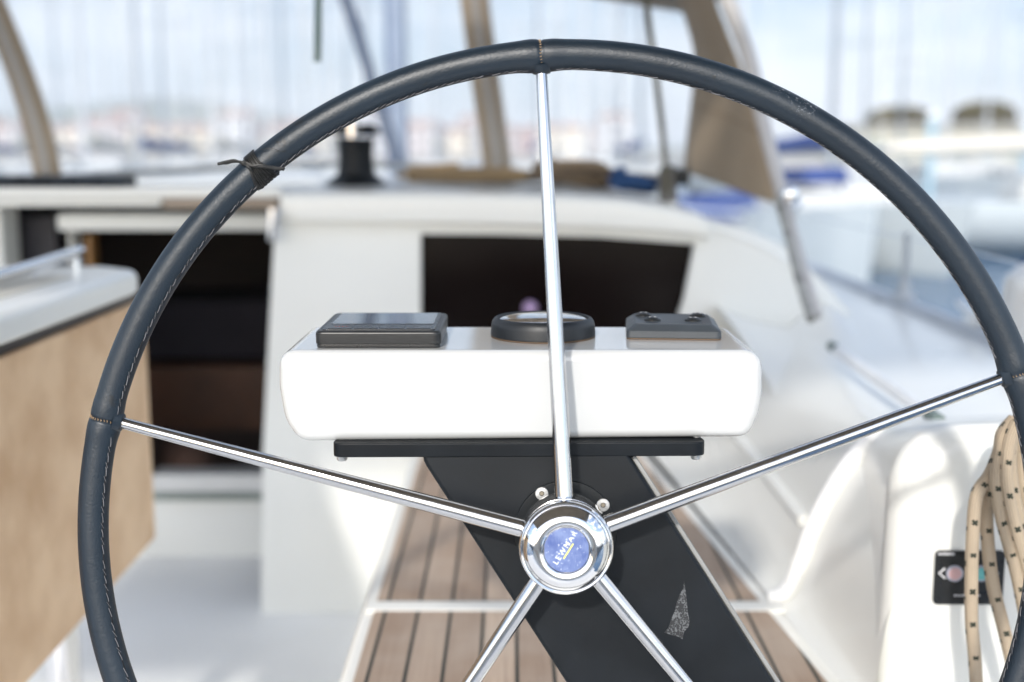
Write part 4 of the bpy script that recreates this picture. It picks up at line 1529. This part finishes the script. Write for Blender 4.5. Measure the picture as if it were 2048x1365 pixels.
# pale blue mooring posts
for i, (x, Y, h) in enumerate(((1852, 34, 3.2), (2040, 38, 3.0))):
    X = (x - 1024) / F * Y
    lab = ('tall pale blue mooring post before the quay building', 'pale blue mooring post at the right edge')[i]
    s0 = thing('mooring_post', lab, 'post', loc=(X, Y, WATER), group='pale blue mooring posts')
    MB().tube([(X, Y, WATER - .5), (X, Y, WATER + h)], .12, 12).build('post', pm('pale_blue_paint', (.33, .47, .55), .5), s0)
    MB().lathe([(.15, 0), (.15, .08), (.05, .2)], Matrix.Translation((X, Y, WATER + h)), 12).build('post_cap', pm('white_post_cap', (.7, .72, .72), .5), s0)

# far shore
mb = MB()
mb.box((-360, 225, WATER - 1), (90, 900, WATER + 1.2))
tag(mb.build('far_shore', pm('quay_stone', (.36, .34, .31), .9, var=.12, vs=.05)), kind='structure')
mb = MB().box((18, 84, WATER - 1), (120, 400, WATER + 1.3))
tag(mb.build('right_quay', pm('pale_quay_stone', (.42, .40, .36), .9, var=.12, vs=.1)), kind='structure')

ROOF = pm('terracotta_roof', (.34, .245, .215), .85, var=.2, vs=.5)


def make_house(w, d, h, wallc, name_, label):
    o = thing('house', label, 'house', group='houses on the far shore')
    MB().box((-w / 2, -d / 2, 0), (w / 2, d / 2, h)).build('wall', wallc, o, local=True)
    e = .3
    mb = MB().add([(-w / 2 - e, -d / 2 - e, h), (w / 2 + e, -d / 2 - e, h), (w / 2 + e, d / 2 + e, h), (-w / 2 - e, d / 2 + e, h), (-w / 2 + 1, 0, h + 1.8), (w / 2 - 1, 0, h + 1.8)], [(0, 1, 5, 4), (1, 2, 5), (2, 3, 4, 5), (3, 0, 4), (0, 3, 2, 1)])
    rf = mb.build('roof', ROOF, o, local=True)
    MB().box((w * .2, -.2, h + .9), (w * .2 + .5, .3, h + 2.5)).build('chimney', wallc, rf, local=True)
    nfl = int(h // 2.7)
    for fl in range(nfl):
        for k in range(3):
            x = -w / 2 + w * (k + .5) / 3
            wn = MB().box((x - .45, -d / 2 - .04, .8 + fl * 2.7), (x + .45, -d / 2 + .05, 2.1 + fl * 2.7)).build('window', WINB, o, local=True)
    return o


hs = [make_house(9, 8, 6, pm('pink_render', (.50, .455, .455), .9), 'a', 'pink rendered house with terracotta roof on the far shore'),
      make_house(11, 9, 5.5, pm('cream_render', (.62, .56, .47), .9), 'b', 'cream rendered house with terracotta roof on the far shore'),
      make_house(8, 8, 8.4, pm('grey_render', (.48, .48, .50), .9), 'c', 'tall grey rendered house on the far shore'),
      make_house(10, 8, 6, pm('red_render', (.44, .335, .325), .9), 'd', 'red rendered house on the far shore')]
first = [True] * 4
for i in range(26):
    k = (0, 1, 2, 0, 3, 1, 0, 2, 1)[i % 9]
    o = hs[k] if first[k] else copy_tree(hs[k])
    first[k] = False
    Y = rnd.uniform(240, 360)
    px_ = -120 + i * 54 + rnd.uniform(-12, 12)
    X = (px_ - 1024) / F * Y
    o.matrix_world = Matrix.Translation((X, Y, WATER + 1.2)) @ Matrix.Rotation(rnd.uniform(-.3, .3), 4, 'Z')

# pale quay building on the right
qb = thing('quay_building', 'long pale cream quay building with shuttered openings at right', 'building', loc=(42, 100, WATER + 1.3))
X0, X1 = (1700 - 1024) / F * 98, (2230 - 1024) / F * 98
CREAM = pm('cream_wall_paint', (.42, .41, .35), .9, var=.06, vs=.3)
MB().box((X0, 98, WATER + 1.3), (X1, 108, WATER + 4.0)).build('wall', CREAM, qb)
rf = MB().box((X0 - .4, 97.5, WATER + 4.0), (X1 + .4, 108.5, WATER + 4.35)).build('roof', pm('pale_roof_edge', (.30, .295, .27), .9), qb)
for k in range(9):
    x = X0 + 1 + (X1 - X0 - 2) * k / 8.6
    MB().box((x, 97.94, WATER + 1.6), (x + 1.2, 98.05, WATER + 3.3)).build('shutter', pm('grey_green_shutter', (.30, .33, .30), .8) if k == 0 else bpy.data.materials['grey_green_shutter'], qb)

BARK = pm('pine_bark', (.10, .07, .05), .95)
LEAF = pm('pine_needles', (.085, .070, .022), .9, var=.45, vs=.8)


def pine(x, Y, w, h, label):
    X = (x - 1024) / F * Y
    o = thing('umbrella_pine', label, 'tree', loc=(X, Y, WATER + 1.3), group='umbrella pines behind the quay building')
    B = Vector((X, Y, WATER + 1.3))
    mb = MB().tube([B, B + Vector((.1, 0, h * .5)), B + Vector((0, 0, h * .85))], lambda t: .25 - .12 * t, 10, smooth=4)
    for k in range(7):
        a = 2 * PI * k / 7
        mb.tube([B + Vector((0, 0, h * .5)), B + Vector((math.cos(a) * w * .2, math.sin(a) * w * .2, h * .72)), B + Vector((math.cos(a) * w * .42, math.sin(a) * w * .42, h * .85))], lambda t: .09 - .06 * t, 6, smooth=3)
    mb.build('trunk', BARK, o)
    v, f = [], []
    for k in range(9500):
        a = rnd.uniform(0, 2 * PI); rr = math.sqrt(rnd.random()) * w / 2 * (1 + .12 * math.sin(3 * a + x) + .08 * math.sin(7 * a))
        u = rr / (w / 2)
        zt3 = h * (.84 + .20 * math.sqrt(max(0, 1 - min(1, u) ** 2)))
        z = zt3 - rnd.random() ** 1.3 * h * .22
        c = B + Vector((math.cos(a) * rr, math.sin(a) * rr, z))
        s = rnd.uniform(.10, .26)
        d1 = Vector((rnd.uniform(-1, 1), rnd.uniform(-1, 1), rnd.uniform(-.5, 1))).normalized() * s
        d2 = d1.orthogonal().normalized() * s * .5
        n = len(v)
        v += [c - d1, c + d2, c + d1, c - d2]
        f.append((n, n + 1, n + 2, n + 3))
    MB().add(v, f).build('crown', LEAF, o, fix=False)


pine(1788, 116, 5.9, 4.85, 'left dark olive umbrella pine above the pale quay building')
pine(1955, 112, 5.3, 5.15, 'taller right umbrella pine above the pale quay building')

# hills
rows = []
for j in range(6):
    row = []
    for i in range(61):
        x = -1600 + i * 60
        u = 1024 + x / 1500 * F
        env = 40 + 34 * math.exp(-((u - 300) / 260) ** 2) + 8 * math.sin(x * .006) + 6 * mnoise.noise(Vector((x * .01, j, 0)))
        if u > 620:
            env *= max(.12, math.exp(-((u - 620) / 320) ** 2))
        hgt = env * math.sin(PI * min(1, j / 5) * .5 + .0) if j else -4
        row.append(Vector((x, 1250 + j * 90, WATER + 1 + hgt)))
    rows.append(row)
tag(MB().grid(rows).build('hills', pm('scrub_hillside', (.07, .10, .06), .95, var=.35, vs=.01), fix=False), kind='structure')

# ------------------------------------------------------------------ haze
HAZE = True
if HAZE:
    m = bpy.data.materials.new('harbour_air')
    m.use_nodes = True
    nt = m.node_tree
    nt.nodes.remove(nt.nodes['Principled BSDF'])
    vol = nt.nodes.new('ShaderNodeVolumePrincipled')
    vol.inputs['Color'].default_value = (.93, .96, 1, 1)
    vol.inputs['Density'].default_value = .00045
    vol.inputs['Anisotropy'].default_value = -.1
    nt.links.new(vol.outputs[0], nt.nodes['Material Output'].inputs['Volume'])
    o = MB().box((-1900, -60, WATER - 1.5), (1900, 1850, 78)).build('haze', m)
    tag(o, kind='stuff')

# ================================================================== light, sky, camera
EL, AZ = math.radians(29), math.radians(12.5)
sd = Vector((math.sin(AZ) * math.cos(EL), math.cos(AZ) * math.cos(EL), -math.sin(EL)))  # direction the light travels
sun = bpy.data.lights.new('sun', 'SUN')
sun.energy = 1.45
sun.angle = math.radians(3)
sun.color = (1, .955, .89)
so = bpy.data.objects.new('sun', sun)
so.rotation_euler = sd.to_track_quat('-Z', 'Y').to_euler()
so.location = (-3, -8, 8)
col.objects.link(so)
w = bpy.data.worlds.new('World')
scene.world = w
w.use_nodes = True
t = NT(w)
bg = w.node_tree.nodes['Background']
sky = t.n('ShaderNodeTexSky', sky_type='NISHITA')
sky.sun_disc = False
sky.sun_elevation = EL
sky.sun_rotation = PI + AZ
sky.air_density = 1.0
sky.dust_density = 1.2
sky.ozone_density = 1.5
tc = t.n('ShaderNodeTexCoord')
mp_ = t.n('ShaderNodeMapping')
mp_.inputs['Scale'].default_value = (1.2, 1.2, 4.5)
mp_.inputs['Location'].default_value = (.35, .2, .1)
t.l(tc.outputs['Generated'], mp_.inputs[0])
nz_ = t.n('ShaderNodeTexNoise', Scale=2.6, Detail=6.0, Roughness=.55)
t.l(mp_.outputs[0], nz_.inputs['Vector'])
sp_ = t.n('ShaderNodeSeparateXYZ')
t.l(tc.outputs['Generated'], sp_.inputs[0])
# unseen cloud behind brightened to lift ambient light; thin pale cloud over blue ahead
back = t.ramp(sp_.outputs[1], .75, -.25)
sk = t.n('ShaderNodeVectorMath', operation='SCALE')
t.l(sky.outputs[0], sk.inputs[0])
t.l(t.math('MULTIPLY_ADD', back, .97, .29), sk.inputs['Scale'])
blue = t.mix(.45, sk.outputs[0], (1.62, 2.12, 2.98))
k = t.math('MULTIPLY', t.ramp(nz_.outputs[0], .45, .62), .85)
cl_ = t.mix(back, (2.65, 2.85, 3.1), (6.9, 6.9, 6.9))
c = t.mix(k, blue, cl_)
t.l(c, bg.inputs[0])
bg.inputs[1].default_value = .15

cd = bpy.data.cameras.new('camera')
cd.sensor_width = 36
cd.lens = F / 2048 * 36
cd.clip_start = .05
cd.clip_end = 9000
cd.dof.use_dof = True
cd.dof.focus_distance = 1.155
cd.dof.aperture_fstop = 2.5
cam = bpy.data.objects.new('camera', cd)
cam.rotation_euler = (PI / 2 - TH, 0, 0)
col.objects.link(cam)
scene.camera = cam

scene.view_settings.view_transform = 'Standard'
scene.view_settings.look = 'None'
scene.view_settings.gamma = 1
scene.view_settings.exposure = 1.33
cy = scene.cycles
cy.use_denoising = True
cy.sample_clamp_indirect = 8
cy.max_bounces = 10
cy.diffuse_bounces = 4
cy.transparent_max_bounces = 12
cy.caustics_reflective = False
cy.caustics_refractive = False
cy.volume_bounces = 0
